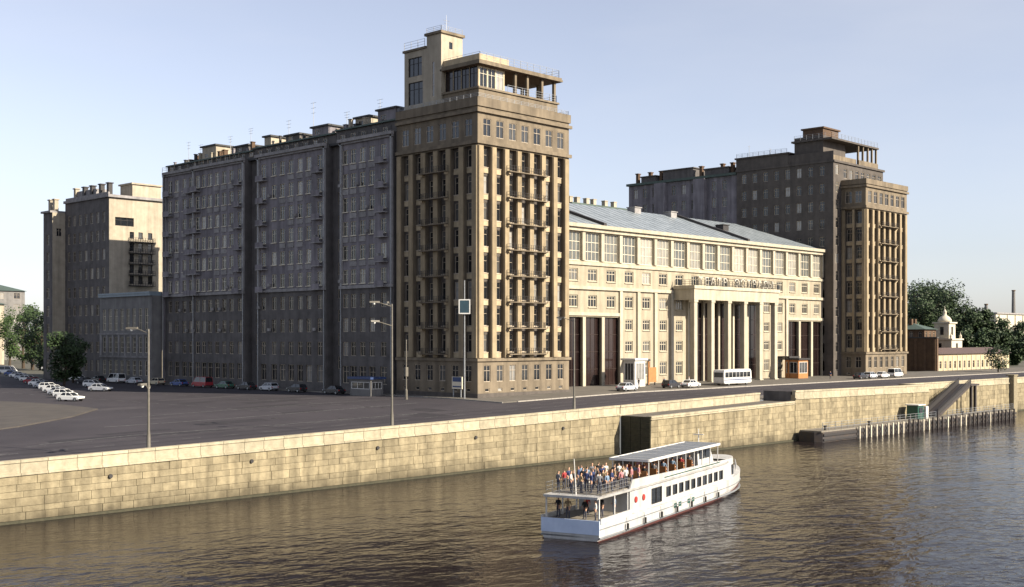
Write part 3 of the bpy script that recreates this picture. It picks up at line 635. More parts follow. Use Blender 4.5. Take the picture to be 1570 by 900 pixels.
m = MB(); railing(m, [FT(PS+.2, 21.852, .4), FT(PS+.2, 21.852, 4.4), FT(PE-.2, 21.852, 4.4), FT(PE-.2, 21.852, .4)], .95, .9, .035, 3); m.build('terrace_railing', IRON, TH)
m = MB(); m.fbox(FT, PS+.6, PE-.6, 22.0, 22.08, 3.84, 3.94); m.fbox(FT, PS+.6, PE-.6, 23.2, 23.28, 3.84, 3.94); m.build('sign_rail', IRON, TH)
for j in range(6):
    a = PS+.62+(PE-PS-1.24)*j/5
    s = MB(); s.fbox(FT, a-.45, a+.45, 5.5, 19.1, 3.4, 4.3); pl = s.build('portico_pillar', THEATL, TH, bevel=.05)
    s = MB(); s.fbox(FT, a-.56, a+.56, 19.1, 19.5, 3.3, 4.38); s.build('capital', THEATL, pl)
    s = MB(); s.fbox(FT, a-.56, a+.56, 5.4, 6.0, 3.29, 4.42); s.build('column_base', THEATL, pl)
    b_ = PT*(7+j); s = MB(); s.fbox(FT, b_-.25, b_+.25, 5.6, 19.55, .003, .3); s.build('rear_pilaster', THEATL, TH)
for k in range(4):
    s = MB(); s.fbox(FT, PS-1.2+.3*k, PE+1.2-.3*k, 4.9+.16*k, 5.06+.16*k, .003, 6.0-.35*k); s.build('step', KERB, TH)
LTR = mat('letter_paint', (.5, .47, .4), (.4, .37, .31), rough=.5)
word = 'ТЕАТР ЭСТРАДЫ'
for ci, ch in enumerate(word):               # each letter of the sign is its own part
    if ch == ' ': continue
    cu = bpy.data.curves.new('letter', 'FONT'); cu.body = ch; cu.size = 1.75*K; cu.extrude = .1*K; cu.align_x = 'CENTER'
    tmp = bpy.data.objects.new('tmp', cu); COL.objects.link(tmp); dg = bpy.context.evaluated_depsgraph_get()
    lme = bpy.data.meshes.new_from_object(tmp.evaluated_get(dg)); bpy.data.objects.remove(tmp); lme.materials.clear(); lme.materials.append(LTR)
    lo_ = bpy.data.objects.new('letter', lme); COL.objects.link(lo_); lo_.parent = TH
    lo_.location = (Vector(FT(PS+2.2+(PE-PS-4.4)*ci/(len(word)-1), 22.05, 4.08))-RW[TH.name])*K; lo_.rotation_euler = (R(90), 0, 0); lo_.scale = (1.25, 1, 1)
s = MB()
for j in range(9): a = PS+1.5+(PE-PS-3)*j/8; s.fbox(FT, a-.05, a+.05, 21.852, 23.4, 3.72, 3.82)
s.build('sign_brackets', IRON, TH)
for a0, a1 in ((13.9, 17.0), (59.0, 62.6)):                      # flat entrance canopies
    s = MB(); s.fbox(FT, a0, a1, 9.55, 9.85, .3, 3.4); ca = s.build('entrance_canopy', IRON, TH)
    for a in (a0+.2, a1-.2): s = MB(); s.fbox(FT, a-.12, a+.12, 5.3, 9.55, 3.0, 3.25); s.build('canopy_post', ORANGE, ca)
# roof: sheet-metal slope with standing ribs and two raised seams
rf = MB(); e0, e1, vr, zr, ze = 128.25, 212.85, 132.5, 35.9, 30.56; hipu = 203.5
rf.add([(e0, 118.6, ze), (e1, 118.6, ze), (hipu, vr, zr), (e0, vr, zr), (e1, 146.4, ze), (e0, 146.4, ze)], [(0, 1, 2, 3), (1, 4, 2), (3, 2, 4, 5), (0, 3, 5)])
rf.build('metal_roof', ROOFM, TH)
def on_roof(u, t): return Vector((u, 118.6+(vr-118.6)*t, ze+(zr-ze)*t))
for i in range(42):
    u = 129.5+i*2.0; tm = 1 if u < hipu else (e1-u)/(e1-hipu)
    if tm < .1: continue
    s = MB(); s.tube(on_roof(u, .01), on_roof(u, tm), .06, n=4); s.build('roof_rib', ROOFM, TH)
for u in (146.0, 187.0):
    s = MB(); p, q = on_roof(u, .02), on_roof(u-3.5, .98); s.hexa([p+Vector((-.35, 0, 0)), p+Vector((.35, 0, 0)), q+Vector((.35, 0, 0)), q+Vector((-.35, 0, 0)), p+Vector((-.35, 0, .45)), p+Vector((.35, 0, .45)), q+Vector((.35, 0, .45)), q+Vector((-.35, 0, .45))]); s.build('roof_walkway', IRON, TH)
for u, t_ in ((143, .93), (189.5, .55), (150, .97), (170, .95), (181, .96)):
    s = MB(); c = on_roof(u, t_); s.box(c.x-.9, c.x+.9, c.y-.8, c.y+.9, c.z-.6, c.z+.7); s.box(c.x-1.05, c.x+1.05, c.y-.95, c.y+1, c.z+.7, c.z+.85); s.build('roof_hatch', WTRIM if t_ > .9 else IRON, TH)
m = MB(); wall_sheet(m, face(e1, 146.4, 'N'), 0, 84.6, 4.5, ze, []); m.build('rear_wall', THEAT, TH)

# ================================================================== RIGHT APARTMENT BLOCK (behind the theatre)
B2 = thing('apartment_block', 'dark shaded apartment block with roof terrace rising behind the theatre', 'building', (218, 140, 5))
FB = face(212.9, 138.3, 'W'); ops = []
for k in range(12):
    z = 6.8+FL*k
    for j in range(8): ops.append((1.2+j*2.55, 2.3+j*2.55, z, z+1.9, .25))
m = MB(); wall_sheet(m, FB, 0, 22.1, 4.5, 49.8, ops)
fo = [(.9, 2.1, 7.0+FL*k, 9.0+FL*k, .2) for k in range(12)]
FB2 = face(212.9, 116.2, 'S'); wall_sheet(m, FB2, 0, 3.1, 4.5, 47.6, fo); 
FB3 = face(216, 116.2, 'S'); fo3 = [(1+i*2.4, 2.4+i*2.4, 44.8, 46.7, .2) for i in range(7)]; wall_sheet(m, FB3, 0, 17.6, 43, 47.6, fo3)
wall_sheet(m, face(233.6, 116.2, 'E'), 0, 22.1, 43, 47.6, []); wall_sheet(m, face(233.6, 138.3, 'N'), 0, 20.7, 4.5, 49.8, [])
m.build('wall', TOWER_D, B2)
for o in ops:
    if o[3] > 30: window(B2, FB, o, 2, 2)
for o in fo: window(B2, FB2, o, 2, 2)
for o in fo3: window(B2, FB3, o, 2, 2)
m = MB(); m.box(212.7, 233.9, 115.9, 138.5, 47.6, 48.0); m.build('roof', TOWER_D, B2)
m = MB(); m.box(212.8, 222, 126.2, 138.4, 48.0, 50.2); m.box(212.5, 222.3, 125.9, 138.6, 50.2, 50.5); m.build('attic_storey', TOWER_D, B2)
m = MB(); m.box(213.4, 224, 117.2, 126.1, 48.0, 49.3); m.build('terrace_wall', TOWER, B2)
m = MB(); m.box(213.6, 222.5, 118.8, 125.2, 49.3, 53.2); m.build('terrace_room', TOWER_D, B2)
m = MB(); m.box(213.0, 232.6, 116.6, 125.6, 52.2, 52.55); m.build('canopy_slab', TOWER_D, B2)
m = MB(); m.box(214.8, 221, 119.5, 124, 53.2, 54.8); m.box(214.5, 221.3, 119.2, 124.3, 54.8, 55.1); m.build('lift_room', BROWNW, B2)
for u in (224.5, 226.5, 228.6, 230.4, 232.2):
    m = MB(); m.box(u-.17, u+.17, 116.9, 117.25, 48.0, 52.2); m.build('pillar', TOWER, B2)
m = MB(); m.box(224.2, 232.4, 116.7, 117, 48, 49.2); m.build('terrace_parapet', TOWER, B2)
top_rail('canopy_railing', B2, [(213.2, 125, 52.55), (213.2, 116.8, 52.55), (232.3, 116.8, 52.55)], 1.0)
top_rail('roof_railing', B2, [(212.7, 138.2, 50.5), (212.7, 126.4, 50.5)], .8, IRON)
for (u, v, z, h) in [(214, 136, 50.5, 2.6), (214, 131, 50.5, 1.4), (222.5, 121, 53.2, 2.4)]:
    m = MB(); m.tube((u, v, z), (u, v, z+h), .05, .03, 6); m.tube((u-.5, v, z+h*.9), (u+.5, v, z+h*.9), .025, n=4); m.build('antenna', GALV, B2)
B3 = thing('apartment_wing', 'shaded rear apartment wing with greenery on its roof above the theatre roof', 'building', (220, 162, 5))
FB = face(213.4, 167, 'W'); ops = []
for k in range(7, 12):
    for j in range(10): ops.append((1.4+j*2.6, 2.5+j*2.6, 6.0+FL*k, 8.0+FL*k, .25))
m = MB(); wall_sheet(m, FB, 0, 28.6, 4.5, 47.2, ops); wall_sheet(m, face(228, 138.5, 'E'), 0, 28.5, 4.5, 47.2, []); wall_sheet(m, face(228, 167, 'N'), 0, 14.6, 4.5, 47.2, []); m.build('wall', WINGP, B3)
for o in ops: window(B3, FB, o, 2, 2)
for c in (9.2, 19.6):
    s = MB(); s.fbox(FB, c-1.4, c+1.4, 4.5, 47.1, .003, 1.1); s.build('projecting_bay', WINGP, B3)
    for k in range(8, 12): window(B3, lambda a, z, d=0, c=c: FB(a, z, d+1.1), (c-.7, c+.7, 6+FL*k, 8+FL*k, -.07), 2, 2) if False else None
m = MB(); m.box(212.8, 228.3, 138.5, 167.3, 47.2, 47.7); m.build('roof', ROOFG, B3)
for (v0, v1, h) in [(141, 147, 1.4), (150, 158, 2.1), (160, 164, 1.3)]:
    m = MB(); m.box(214, 219, v0, v1, 47.7, 47.7+h); m.box(213.7, 219.3, v0-.3, v1+.3, 47.7+h, 47.9+h); m.build('roof_hut', WINGB, B3)
for v in (140.5, 143, 148.4, 152, 156, 159, 162, 165.5):
    m = MB(); m.box(214.5, 215.2, v-.35, v+.35, 47.7, 49.9); m.box(214.3, 215.4, v-.45, v+.45, 49.9, 50.1); m.build('chimney', BROWNW, B3)
B4 = thing('apartment_wing', 'distant pale apartment roofs showing between corner tower and theatre roof', 'building', (258, 219, 5))
F4_ = face(246, 226, 'W'); op4 = [(1+i*2.6, 2.2+i*2.6, 40+k*3.4, 42+k*3.4, .2) for i in range(5) for k in range(3)]; F4s = face(246, 212, 'S'); op4s = [(1+i*2.6, 2.2+i*2.6, 40+k*3.4, 42+k*3.4, .2) for i in range(9) for k in range(3)]
m = MB(); wall_sheet(m, F4_, 0, 14, 4.5, 49.4, op4); wall_sheet(m, F4s, 0, 24, 4.5, 49.4, op4s); wall_sheet(m, face(270, 212, 'E'), 0, 14, 4.5, 49.4, []); m.build('wall', CREAM, B4)
for o in op4: window(B4, F4_, o, 2, 2)
for o in op4s: window(B4, F4s, o, 2, 2)
m = MB(); m.box(245.5, 270.5, 211.5, 226.5, 49.4, 50.0); m.build('roof', ROOFG, B4)
for u in (247, 250, 254, 257, 262, 266):
    m = MB(); m.box(u-.6, u+.6, 213, 214.2, 50, 51.6); m.box(u-.75, u+.75, 212.9, 214.3, 51.6, 51.8); m.build('chimney', CREAM, B4)
# ================================================================== LEFT BACKGROUND BLOCK + LOW BUILDING
B5 = thing('apartment_block', 'far apartment block with pale sunlit upper front behind the grey wing', 'building', (118, 220, 5))
FA = face(110, 208, 'S'); ops = [(1.2, 5.0, 34.2, 35.8, .3)]
for k in range(5):
    for c in (4.6, 6.4, 8.4): ops.append((c-.45, c+.45, 23.4+k*2.05+(0 if k < 4 else .3), 25.0+k*2.05, .25))
m = MB(); wall_sheet(m, FA, 0, 16, 4.5, 39.4, ops); m.build('front_wall', CREAM, B5)
for o in ops: window(B5, FA, o, 3 if o[1]-o[0] > 2 else 1, 2, fm=IRON)
for k in range(5):
    z = 23.0+k*2.05; s = MB(); s.fbox(FA, 3.9, 9.1, z, z+.12, .003, .8); b = s.build('balcony', IRON, B5)
    s = MB(); railing(s, [FA(4, z+.12, .1), FA(4, z+.12, .75), FA(9, z+.12, .75), FA(9, z+.12, .1)], .8, .5, .03, 2); s.build('railing', IRON, b)
FA2 = face(110, 225.4, 'W'); ops = [(1+j*2.3, 2.1+j*2.3, 7+FL*k, 9+FL*k, .22) for j in range(7) for k in range(9)]
m = MB(); wall_sheet(m, FA2, 0, 17.4, 4.5, 39.4, ops); m.build('street_wall', WINGB, B5)  # street side: shade put into the colour by a darker stone
for o in ops: window(B5, FA2, o, 2, 2)
m = MB(); wall_sheet(m, face(107.4, 225.4, 'S'), 0, 2.6, 4.5, 37.6, [(.8, 1.9, 33, 34.6, .2)]); wall_sheet(m, face(126, 208, 'E'), 0, 21.2, 4.5, 39.4, []); wall_sheet(m, face(126, 229.2, 'N'), 0, 18.6, 4.5, 37.6, []); m.build('side_wall', CREAM, B5)
m = MB(); FA3 = face(107.4, 229.2, 'W'); op3 = [(1.3, 2.5, 7+FL*k, 9+FL*k, .22) for k in range(8)]; wall_sheet(m, FA3, 0, 3.8, 4.5, 37.6, op3); m.build('end_wall', WINGB, B5)  # dark stone instead of cream paints the shade of this side
for o in op3: window(B5, FA3, o, 2, 2)
window(B5, face(107.4, 225.4, 'S'), (.8, 1.9, 33, 34.6, .2), 2, 2)
m = MB(); m.box(109.6, 126.3, 207.5, 225.4, 39.4, 39.9); m.box(107.0, 126.3, 225.45, 229.6, 37.6, 37.99); m.box(109.9, 110.2, 208.1, 225, 39.9, 40.4); m.build('roof', WTRIM, B5)
m = MB(); m.box(115.5, 121.5, 209.4, 214, 39.9, 42.4); m.box(115.2, 121.8, 209.1, 214.3, 42.4, 42.7); m.build('roof_hut', CREAM, B5)
m = MB(); m.box(110.8, 114, 214.5, 222, 39.9, 41.6); m.build('roof_hut', WTRIM, B5)
for v in (209.5, 212.5, 216, 219, 222.5, 226.5, 228.4):
    z = 39.9 if v < 225 else 37.99
    m = MB(); u = 110.9 if v < 225 else 108.6; m.box(u-.4, u+.4, v-.4, v+.4, z, z+2.2); m.box(u-.55, u+.55, v-.55, v+.55, z+2.2, z+2.4); m.build('chimney', IRON if v < 221 else CREAM, B5)
LB = thing('low_building', 'low shaded grey building with tall windows between the two apartment blocks', 'building', (114, 198, 5))
FLB = face(108, 207.6, 'W'); ops = [(1+j*2.15, 2.2+j*2.15, z0, z1, .25) for j in range(8) for z0, z1 in ((6.6, 9.2), (10.6, 13.4), (14.6, 18.4))]
m = MB(); wall_sheet(m, FLB, 0, 18.4, 4.5, 20.6, ops); wall_sheet(m, face(108, 189.2, 'S'), 0, 2, 4.5, 20.6, []); wall_sheet(m, face(110, 207.6, 'N'), 0, 2, 4.5, 20.6, []); m.build('wall', GREYW, LB)
for o in ops: window(LB, FLB, o, 2, 3, fm=FRAMEL)
m = MB(); m.box(107.6, 125.9, 189.2, 207.45, 20.6, 21.0); m.box(107.5, 110, 189.2, 207.45, 21.0, 21.3); m.build('roof', mat('blue_grey_roof', (.2, .25, .28), (.15, .19, .22), rough=.5), LB)
for k in range(2):
    s = MB(); s.fbox(FLB, .1, 18.3, 9.7+k*4.1, 10.0+k*4.1, .003, .2); s.build('string_course', WTRIM, LB)
for j in range(9):
    s = MB(); s.fbox(FLB, .62+j*2.15-.22 if j else .1, .62+j*2.15+.22, 10.05, 13.75, .003, .12); s.build('pilaster', WTRIM, LB)

# far left houses
def simple_house(name, label, u0, u1, v0, v1, zt, wall, roof, g=None, nwin=5, rows=3, rh=2.0):
    t = thing(name, label, 'house', ((u0+u1)/2, (v0+v1)/2, gz(u0, v0)), g)
    m = MB(); Fs = face(u0, v0, 'S'); Fw = face(u0, v1, 'W'); z0 = gz(u0, v0)
    p = (u1-u0)/nwin; fh = (zt-z0-.6)/rows; ops = [(p*(i+.5)-p*.2, p*(i+.5)+p*.2, z0+.6+fh*(k+.3), z0+.6+fh*(k+.82), .2) for i in range(nwin) for k in range(rows)]
    nw = max(2, int((v1-v0)/p)); pw = (v1-v0)/nw; opw = [(pw*(i+.5)-p*.2, pw*(i+.5)+p*.2, z0+.6+fh*(k+.3), z0+.6+fh*(k+.82), .2) for i in range(nw) for k in range(rows)]
    wall_sheet(m, Fs, 0, u1-u0, z0-.5, zt, ops); wall_sheet(m, Fw, 0, v1-v0, z0-.5, zt, opw); wall_sheet(m, face(u1, v0, 'E'), 0, v1-v0, z0-.5, zt, []); wall_sheet(m, face(u1, v1, 'N'), 0, u1-u0, z0-.5, zt, []); m.build('wall', wall, t)
    for o in ops: window(t, Fs, o, 2, 2)
    for o in opw: window(t, Fw, o, 2, 2)
    m = MB(); e = .6; c = (v0+v1)/2
    m.add([(u0-e, v0-e, zt), (u1+e, v0-e, zt), (u1+e, v1+e, zt), (u0-e, v1+e, zt), (u0+(v1-v0)*.35, c, zt+rh), (u1-(v1-v0)*.35, c, zt+rh)], [(0, 1, 5, 4), (1, 2, 5), (2, 3, 4, 5), (3, 0, 4), (0, 3, 2, 1)]); r = m.build('roof', roof, t)
    for i in range(2): m = MB(); x = u0+(u1-u0)*(.35+.3*i); m.box(x-.4, x+.4, c-.4, c+.4, zt+rh*.6, zt+rh+1); m.build('chimney', BROWNW, r)
    return t
simple_house('town_house', 'small sunlit cream house with dark windows at the left edge', 92, 114, 285, 298, 16.5, CREAM, WTRIM, nwin=6, rows=3)
simple_house('town_house', 'pale house roof behind the trees at far left', 112, 150, 345, 365, 23, CREAM, ROOFG, nwin=7, rows=4, rh=3)
simple_house('town_house', 'low grey house behind the parked cars at far left', 66, 86, 300, 315, 12.5, GREYW, ROOFD, nwin=5, rows=2)
simple_house('town_house', 'hazy tall house on the left skyline', 150, 190, 420, 440, 30, GREYW, ROOFG, nwin=7, rows=6, rh=3)

# ================================================================== RIGHT BACKGROUND
YB = thing('yellow_building', 'long low yellow riverside building below the white tower', 'building', (283, 123, 5))
FY = face(262, 117.3, 'S'); ops = [(1.2+i*2.6, 2.3+i*2.6, 6.3, 8.0, .2) for i in range(15)]
m = MB(); wall_sheet(m, FY, 0, 41.5, 4.5, 9.6, ops); wall_sheet(m, face(262, 124, 'W'), 0, 6.7, 4.5, 9.6, []); wall_sheet(m, face(303.5, 117.3, 'E'), 0, 6.7, 4.5, 9.6, []); m.build('wall', YELW, YB)
for o in ops: window(YB, FY, o, 2, 2)
m = MB(); m.add([(262.2, 116.8, 9.6), (304, 116.8, 9.6), (304, 124.5, 9.6), (262.2, 124.5, 9.6), (264, 120.7, 11), (301, 120.7, 11)], [(0, 1, 5, 4), (1, 2, 5), (2, 3, 4, 5), (3, 0, 4), (0, 3, 2, 1)]); m.build('roof', mat('brown_roof_metal', (.1, .065, .05), (.07, .045, .036), rough=.5), YB)
for i in range(16): s = MB(); s.fbox(FY, 1.2+i*2.6-.75, 1.2+i*2.6-.45, 5.6, 9.2, .003, .12); s.build('pilaster', CHURCH, YB)
BW = thing('brick_wall', 'tall brown brick end wall between the far tower and the yellow building', 'wall', (261.6, 122, 5))
m = MB(); m.box(261.2, 261.98, 117.0, 130, 4.5, 13.2); m.build('wall', BROWNW, BW); m = MB(); m.box(261.05, 262.1, 116.9, 130.1, 13.2, 13.5); m.build('coping', ROOFD, BW)
for j in range(6): m = MB(); v = 117.6+j*2.2; m.box(260.95, 261.2, v-.3, v+.3, 4.5, 13.1); m.build('pier', BROWNW, BW)
simple_house('brown_house', 'brown house with hipped roof above the brick end wall', 281, 287.4, 129, 138, 15.4, BROWNW, ROOFG, nwin=3, rows=3, rh=1.6)
CH = thing('church_tower', 'white tiered bell tower with small cupola rising behind the yellow building', 'tower', (291.6, 128.2, 5))
cu_, cv_ = 291.6, 128.6
m = MB()
for r_, z0, z1 in ((3.1, 4.6, 12.9), (1.9, 12.9, 17.0)):
    F = face(cu_-r_, cv_-r_, 'S'); F2 = face(cu_-r_, cv_+r_, 'W'); F3 = face(cu_+r_, cv_-r_, 'E'); F4 = face(cu_+r_, cv_+r_, 'N')
    oo = [(r_-.55, r_+.55, z1-3.0, z1-.9, .35)]
    for q in (F, F2, F3, F4): wall_sheet(m, q, 0, 2*r_, z0, z1, oo)
m.build('shaft', CHURCH, CH)
for r_, z1 in ((3.1, 12.9), (1.9, 17.0)):
    for q in (face(cu_-r_, cv_-r_, 'S'), face(cu_-r_, cv_+r_, 'W')):
        window(CH, q, (r_-.55, r_+.55, z1-3.0, z1-.9, .35), 1, 1, fm=CHURCH)
for r_, z in ((3.4, 12.8), (2.25, 16.9), (3.35, 9.4)): m = MB(); m.box(cu_-r_, cu_+r_, cv_-r_, cv_+r_, z, z+.35); m.build('cornice', CHURCH, CH)
m = MB(); m.lathe((cu_, cv_, 17.24), [(1.75, 0), (1.6, .7), (1.15, 1.3), (.5, 1.7), (.42, 2.3), (.5, 2.5), (.3, 2.9), (.06, 3.3), (.04, 4.0)], 14); m.build('cupola', CHURCH, CH, smooth=True)
for dx, dy in ((-2.8, -2.8), (2.8, -2.8), (-2.8, 2.8), (2.8, 2.8)):
    m = MB(); m.lathe((cu_+dx, cv_+dy, 13.14), [(.35, 0), (.35, .7), (.12, 1.1), (.03, 1.7)], 8); m.build('finial', CHURCH, CH)
FW_ = thing('warehouse', 'long white flat-roofed building on the hill at the right edge', 'building', (590, 211, 5))
m = MB(); m.box(521, 660, 207, 216, 4.5, 24.0); m.build('wall', CHURCH, FW_); m = MB(); m.box(520.5, 661, 206.4, 217, 24.0, 24.6); m.build('roof', WTRIM, FW_)
for i in range(14): s = MB(); F = face(521, 207, 'S'); s.fbox(F, 3+i*9, 5+i*9, 6, 23.6, .01, .4); s.build('rib', CHURCH, FW_)
GK = thing('kiosk', 'small yellow kiosk on the far quay at the right edge', 'kiosk', (255, 89.5, gz(255, 89.5)))
for i, (x, u, v, h, lb) in enumerate([(1512, 640, 300, 42, 'thinner distant chimney on the right skyline'), (1554, 660, 280, 48, 'taller distant chimney at the right skyline edge')]):
    r = (x-785)/F_PX; Z = 700; X = r*Z; t = thing('factory_chimney', lb, 'chimney', (.6896*X+.7242*Z, -.7242*X+.6896*Z, 5), 'far chimneys')
    c = RW[t.name]; m = MB(); m.tube((c.x, c.y, 4.5), (c.x, c.y, h-9+i*2), 1.5, .9, 12); m.build('stack', GREYW, t, smooth=False)
    m = MB(); m.tube((c.x, c.y, h-9+i*2), (c.x, c.y, h-8.4+i*2), 1.1, 1.1, 12); m.build('rim', BROWNW, t)
m = MB(); m.box(254, 256.4, 88.6, 90.8, gz(255, 89), 8.0); m.build('cabin', YELW, GK); m = MB(); m.box(253.7, 256.7, 88.3, 91.1, 8.0, 8.3); m.build('roof', WTRIM, GK)
s = MB(); s.box(254.4, 256, 88.54, 88.6, 6.4, 7.6); s.build('hatch', IRON, GK)

# ================================================================== TREES
TREE_N = [0]
def tree(label, u, v, h, rad, leaf=LEAF, n=2600, ls=.42, trunk_h=.3, group=None, seed=1, wide=1.0, name='tree'):
    rn = random.Random(seed); z0 = gz(u, v); t = thing(name, label, 'tree', (u, v, z0), group)
    tr = MB(); base = Vector((u, v, z0-.1)); tip = base+Vector((rn.uniform(-.4, .4), rn.uniform(-.4, .4), h*.62))
    tr.tube(base, base.lerp(tip, .5), h*.028, h*.019, 8); tr.tube(base.lerp(tip, .5), tip, h*.019, h*.007, 8)
    clumps = []
    nc = 26
    for i in range(nc):
        q = rn.random(); zc = trunk_h+(1-trunk_h)*q
        env = math.sin(math.pi*min(1, .12+.88*(1-q)**.8))**.6
        rr = rad*env*math.sqrt(rn.random())*.85; an = rn.uniform(0, 6.283)
        c = base+Vector((math.cos(an)*rr*wide, math.sin(an)*rr*wide, h*zc*.93)); clumps.append((c, rad*rn.uniform(.24, .42)))
        if i % 2 == 0:
            s0 = base.lerp(tip, min(.98, max(.3, zc*.95-.05))); tr.tube(s0, c, h*.008, h*.003, 5)
    tr.build('trunk', BARK, t)
    lf = MB()
    for i in range(n):
        c, r = rn.choice(clumps); d = Vector((rn.gauss(0, 1), rn.gauss(0, 1), rn.gauss(0, .8))).normalized()*r*rn.random()**.35
        p = c+d; s = ls*rn.uniform(.6, 1.3)
        a = Vector((rn.gauss(0, 1), rn.gauss(0, 1), rn.gauss(0, 1))).normalized(); b = a.orthogonal().normalized()
        lf.add([p-a*s*.6, p+b*s*.42, p+a*s*.6, p-b*s*.42], [(0, 1, 2, 3)])
    lf.build('crown', leaf, t)
    return t
rt = random.Random(11)
TL = [(62, 480, 88, 222, 'tall dark tree nearest the far apartment block on the left'), (36, 0, 84, 240, 'dark rounded tree between the cream house and the far block'), (98, 0, 97, 216, 'dark tree against the street wall of the far block'), (15, 0, 70, 252, 'loose green tree in front of the cream house at far left'), (112, 0, 101, 206, 'small dark tree beside the low grey building'), (50, 0, 0, 0, 'broad dark tree behind the sunny parking row'), (74, 0, 0, 0, 'dark tree just left of the far block corner')]
for i, (px, _, u, v, lb) in enumerate(TL):
    r = (px-785)/F_PX; Z = (285, 300, 205, 330, 216, 290, 250)[i]; X = r*Z; u = .6896*X+.7242*Z; v = -.7242*X+.6896*Z
    if i in (2, 4): u = min(u, 104.5)
    tree(lb, u, v, (15, 16, 9, 14, 8.5, 15.5, 13)[i], (4.6, 5, 3.6, 4.6, 3, 5.2, 4.6)[i], LEAFD if i % 2 == 0 else LEAF, 2600, .45, .18, 'trees on the far left', 20+i)
px_list = [(1404, 350, 26), (1420, 365, 27), (1440, 372, 27), (1462, 365, 24), (1484, 360, 22), (1506, 365, 19.5), (1530, 380, 17), (1556, 385, 15), (1490, 322, 13), (1508, 326, 12), (1526, 330, 11), (1552, 335, 11), (1410, 345, 27), (1432, 360, 29)]
pos = ['leftmost of the trees behind the brown building', 'second tree from the far tower behind the brown building', 'tall tree directly behind the white bell tower', 'dark tree just right of the white bell tower', 'middle tree of the wooded bank on the right', 'sloping-crowned tree right of the bank\'s middle', 'tree below the left end of the white warehouse', 'low tree below the white warehouse at the right edge', 'low dark tree behind the yellow building near the bell tower', 'low dark tree behind the middle of the yellow building', 'low tree behind the right end of the yellow building', 'low tree beyond the yellow building at the right edge', 'tall tree rising beside the far tower', 'tallest tree of the wooded right bank']
for i, (px, Z, h) in enumerate(px_list):
    r = (px-785)/F_PX; X = r*Z
    tree(pos[i], .6896*X+.7242*Z, -.7242*X+.6896*Z, h*.84, h*.36, LEAFD, 6500, .62, .08, 'trees on the wooded right bank', 50+i)
u, v, g = gpx(1530, 588); tree('small dark tree standing on the quay before the yellow building', 268, 106, 6.2, 2.6, LEAFD, 1800, .3, .12, None, 91)
fr = MB(); rn = random.Random(5)                                  # far wooded skyline, one mass
for i in range(16000):
    an = rn.uniform(0, 1); x = -120+an*1900; Z = rn.uniform(640, 760); X = (x-785)/F_PX*Z
    hgt = 9+5*math.sin(x*.021)+4*math.sin(x*.057+1)+3*math.sin(x*.13); p = Vector((.6896*X+.7242*Z, -.7242*X+.6896*Z, 5+abs(hgt)*rn.random()**.6)); s = rn.uniform(.8, 1.7)
    a = Vector((rn.gauss(0, 1), rn.gauss(0, 1), rn.gauss(0, 1))).normalized(); b = a.orthogonal()
    fr.add([p-a*s, p+b*s*.8, p+a*s, p-b*s*.8], [(0, 1, 2, 3)])
o = fr.build('distant_woods', LEAFD); stuff(o); tag(o, 'dark line of distant trees along the horizon', 'woods')

# ================================================================== STREET FURNITURE
def lamp(label, u, v, ztop, arms, group='street lamps on the quay'):
    z0 = gz(u, v)+.12; t = thing('street_lamp', label, 'street lamp', (u, v, z0), group)
    m = MB(); m.lathe((u, v, z0), [(.26, 0), (.26, .5), (.17, .7), (.15, 1.6), (.1, 2.2), (.075, ztop-z0-.2), (.06, ztop-z0)], 10); m.build('post', POLE, t, smooth=True)
    for (dx, dy, dz) in arms:
        m = MB(); p = Vector((u, v, ztop+dz-.35)); q = Vector((u+dx, v+dy, ztop+dz)); m.tube(p, q, .045, .035, 6); a = m.build('arm', POLE, t)
        d = Vector((dx, dy, 0)).normalized(); n = Vector((-d.y, d.x, 0)); e = q+d*.95; h = MB()
        h.hexa([q-n*.12-Vector((0, 0, .02)), e-n*.16, e+n*.16, q+n*.12-Vector((0, 0, .02)), q-n*.09+Vector((0, 0, .16)), e-n*.1+Vector((0, 0, .15)), e+n*.1+Vector((0, 0, .15)), q+n*.09+Vector((0, 0, .16))]); hd = h.build('lamp_head', POLE, a)
        h = MB(); c = q.lerp(e, .55); h.tube(c-Vector((0, 0, .0)), c-Vector((0, 0, .16)), .15, .08, 8); h.build('lens', LAMPG, a)
    return t
lamp('double-headed steel street lamp behind the middle of the stone wall', 73.8, 85.8, 16.3, [(-1.0, .6, .1), (-1.4, .2, -1.7), (.3, .9, .1)])
lamp('steel street lamp with low lantern above the left end of the stone wall', 48.7, 85.8, 13.8, [(-.5, .8, 0), (-.35, -.2, -4.4), (.2, .35, -4.6)])
lamp('slim pale street lamp before the left theatre porch', 100.2, 86, 15.3, [(-.3, 1.1, 0)])
u, v, g = 103.4, 117.4, gz(103.4, 117.4)
t = thing('lamp_post', 'pale pole on the pavement left of the corner tower', 'pole', (u, v, g+.008), None)
m = MB(); m.lathe((u, v, g), [(.2, 0), (.18, 1.2), (.1, 1.4), (.08, 7.4), (.1, 7.6), (.02, 7.8)], 10); m.build('post', POLE, t); m = MB(); m.box(u-.22, u+.22, v-.16, v+.16, g+3.0, g+4.2); m.build('control_box', POLE, t)
u, v = 108.3, 111.6; g = gz(u, v)+.12
t = thing('sign_mast', 'tall mast with white-framed square sign beside the corner tower', 'sign', (u, v, g))
m = MB(); m.tube((u, v, g), (u, v, 20.6), .11, .07, 10); m.build('mast', GALV, t)
dv = Vector((.6896, -.7242, 0)); nv = Vector((-.7242, -.6896, 0)); c = Vector((u, v, 17.2))+nv*.2
